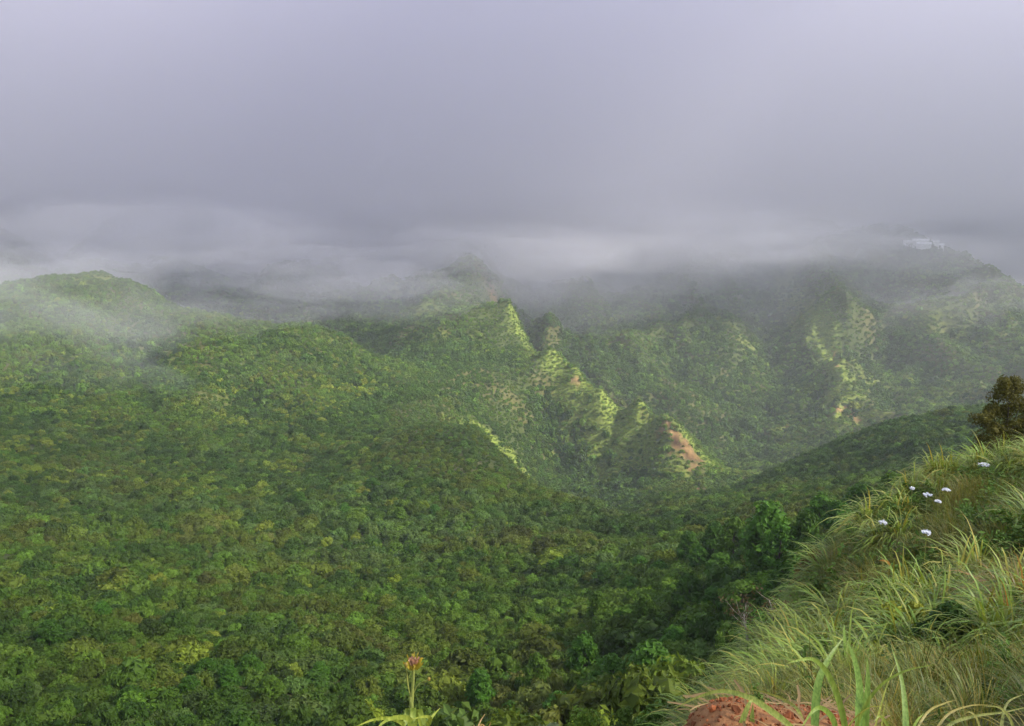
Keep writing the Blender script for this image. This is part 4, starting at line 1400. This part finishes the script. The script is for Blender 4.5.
# layer within layer: thin ragged outskirts, then the dense body
for ahead, dens_, seed_, rough_ in ((150, .0011, 511, 1.25), (70, .0018, 541, 1.1), (0, .0052, 501, 1.0)):
    front = np.interp(GX, [-2600, -600, -300, 0, 300, 600, 1000, 2600], [690, 710, 740, 805, 870, 890, 860, 820]) - ahead
    front = front + np.maximum(0, 260 + ahead * .12 - GZ) * .5
    front = front + rough_ * (fbm(GX / 260, GZ / 110, seed_, 3) * 80 * (1 - sstep(-20, 30, GZ)) + fbm(GX / 90, GZ / 40, seed_ + 1, 4) * 48 * (1 - sstep(-10, 40, GZ)) + fbm(GX / 600, GZ / 300, seed_ + 2, 2) * 25)
    bv_ = np.stack([GX, front, GZ - ahead * .04], 2).reshape(-1, 3)
    bk_ = np.stack([GX, np.full_like(GX, 2600), GZ - ahead * .04], 2).reshape(-1, 3)
    fs_ = [q_(ii[:-1, :-1], ii[1:, :-1], ii[1:, 1:], ii[:-1, 1:]), q_(ii[:-1, :-1], ii[:-1, 1:], ii[1:, 1:], ii[1:, :-1]) + N_]
    for e_, flip in ((ii[:, 0], 1), (ii[:, -1], 0), (ii[0, :], 0), (ii[-1, :], 1)):
        a_, b_ = e_[:-1], e_[1:]
        fs_.append(q_(a_, b_, b_ + N_, a_ + N_) if not flip else q_(b_, a_, a_ + N_, b_ + N_))
    me = mesh_from('mist', np.vstack([bv_, bk_]), fs_, mist_material('mist', dens_, MIST_C), smooth=True)
    bm = bmesh.new(); bm.from_mesh(me); bmesh.ops.recalc_face_normals(bm, faces=bm.faces); bm.to_mesh(me); bm.free()
    tag(link('mist', me), kind='stuff')

# torn wisps that drift ahead of the bank
for k_, (px, py, d_, lx, ly, lz, dn) in enumerate((
        (20, 305, 560, 170, 120, 40, .0016), (110, 250, 760, 220, 110, 34, .0013), (265, 268, 800, 190, 100, 24, .0014), (345, 300, 700, 110, 70, 20, .0010),
        (450, 250, 860, 200, 90, 24, .0014), (640, 250, 980, 220, 90, 24, .0013), (830, 246, 1010, 220, 90, 22, .0020), (8, 350, 480, 110, 70, 26, .0012), (965, 300, 900, 120, 80, 26, .0010))):
    p3 = at_dist(px, py, d_)
    v, f = ico(5)
    n_ = fbm(v[:, 0] * 1.6 + 9 * k_, v[:, 1] * 1.6 + v[:, 2] * 1.3, 600 + k_, 4)
    v = v * (1 + .85 * n_[:, None]) * [lx, ly, lz] + [0, 0, 1] * (fbm(v[:, 0] * 2.2 + k_, v[:, 1] * 2.2, 640 + k_, 3)[:, None] * lz * .9)
    w_o = link('mist', mesh_from('mist', v, f, mist_material('mist_wisp', dn, (.78, .765, .85)), smooth=True))
    w_o.location = p3
    tag(w_o, kind='stuff')

# unseen broken clouds, added above the frame to shade near slope and left hill
m, nt, out = new_mat('shade_cloud')
ge = nd(nt, 'ShaderNodeNewGeometry')
n1 = nd(nt, 'ShaderNodeTexNoise'); n1.inputs['Scale'].default_value = 0.007; n1.inputs['Detail'].default_value = 4
nt.links.new(ge.outputs['Position'], n1.inputs['Vector'])
mr = nd(nt, 'ShaderNodeMapRange'); mr.interpolation_type = 'SMOOTHSTEP'
for k_, q in zip(('From Min', 'From Max', 'To Min', 'To Max'), (.32, .66, 0.003, 0.011)): mr.inputs[k_].default_value = q
nt.links.new(n1.outputs['Fac'], mr.inputs['Value'])
pv = nd(nt, 'ShaderNodeVolumePrincipled'); pv.inputs['Color'].default_value = (.98, .98, .99, 1)
tc = nd(nt, 'ShaderNodeTexCoord'); sg = nd(nt, 'ShaderNodeSeparateXYZ'); nt.links.new(tc.outputs['Generated'], sg.inputs[0])


def mnode(op, a, b):
    x = nd(nt, 'ShaderNodeMath', operation=op)
    for i_, q in enumerate((a, b)):
        if isinstance(q, (int, float)): x.inputs[i_].default_value = q
        else: nt.links.new(q, x.inputs[i_])
    return x.outputs[0]


edge = [mnode('MULTIPLY', mnode('MULTIPLY', sg.outputs[k_], mnode('SUBTRACT', 1.0, sg.outputs[k_])), 4.0) for k_ in (0, 1)]      # thins out to nothing at its rim
nt.links.new(mnode('MULTIPLY', mr.outputs[0], mnode('MULTIPLY', edge[0], edge[1])), pv.inputs['Density']); nt.links.new(pv.outputs[0], out.inputs['Volume'])
m.cycles.volume_step_rate = 0.25
tag(link('shade_cloud', box_mesh('shade_cloud', 520, 1300, -520, 60, 730, 830, m)), kind='stuff')
tag(link('shade_cloud', box_mesh('shade_cloud', 330, 985, 62, 880, 732, 802, m)), kind='stuff')

# ------------------------------------------------------------------ light
SUN_EL, SUN_AZ = R(38), R(113)          # azimuth clockwise from the view direction: behind and to the right
w = bpy.data.worlds.new('World'); scn.world = w
w.use_nodes = True
nt = w.node_tree
nt.nodes.clear()
sky = nt.nodes.new('ShaderNodeTexSky'); sky.sky_type = 'NISHITA'; sky.sun_disc = False
sky.sun_elevation = SUN_EL; sky.sun_rotation = SUN_AZ
bg = nt.nodes.new('ShaderNodeBackground'); bg.inputs['Strength'].default_value = 0.10
wo = nt.nodes.new('ShaderNodeOutputWorld')
hs = nt.nodes.new('ShaderNodeHueSaturation'); hs.inputs['Saturation'].default_value = 0.7      # thin high cloud: a greyer sky
nt.links.new(sky.outputs[0], hs.inputs['Color']); nt.links.new(hs.outputs[0], bg.inputs[0]); nt.links.new(bg.outputs[0], wo.inputs[0])
sl = bpy.data.lights.new('sun', 'SUN'); sl.energy = 3.2; sl.angle = R(3); sl.color = (1.0, 0.93, 0.78)
so = bpy.data.objects.new('sun', sl); COL.objects.link(so)
d = Vector((math.sin(SUN_AZ) * math.cos(SUN_EL), math.cos(SUN_AZ) * math.cos(SUN_EL), math.sin(SUN_EL)))
so.rotation_euler = d.to_track_quat('Z', 'Y').to_euler()

scn.view_settings.view_transform = 'Standard'
scn.view_settings.look = 'None'
scn.view_settings.exposure = 1.92
scn.view_settings.gamma = 1
scn.view_settings.use_curve_mapping = False
cy = scn.cycles
cy.volume_bounces = 10
cy.max_bounces = 14
cy.diffuse_bounces = 3
cy.volume_max_steps = 256
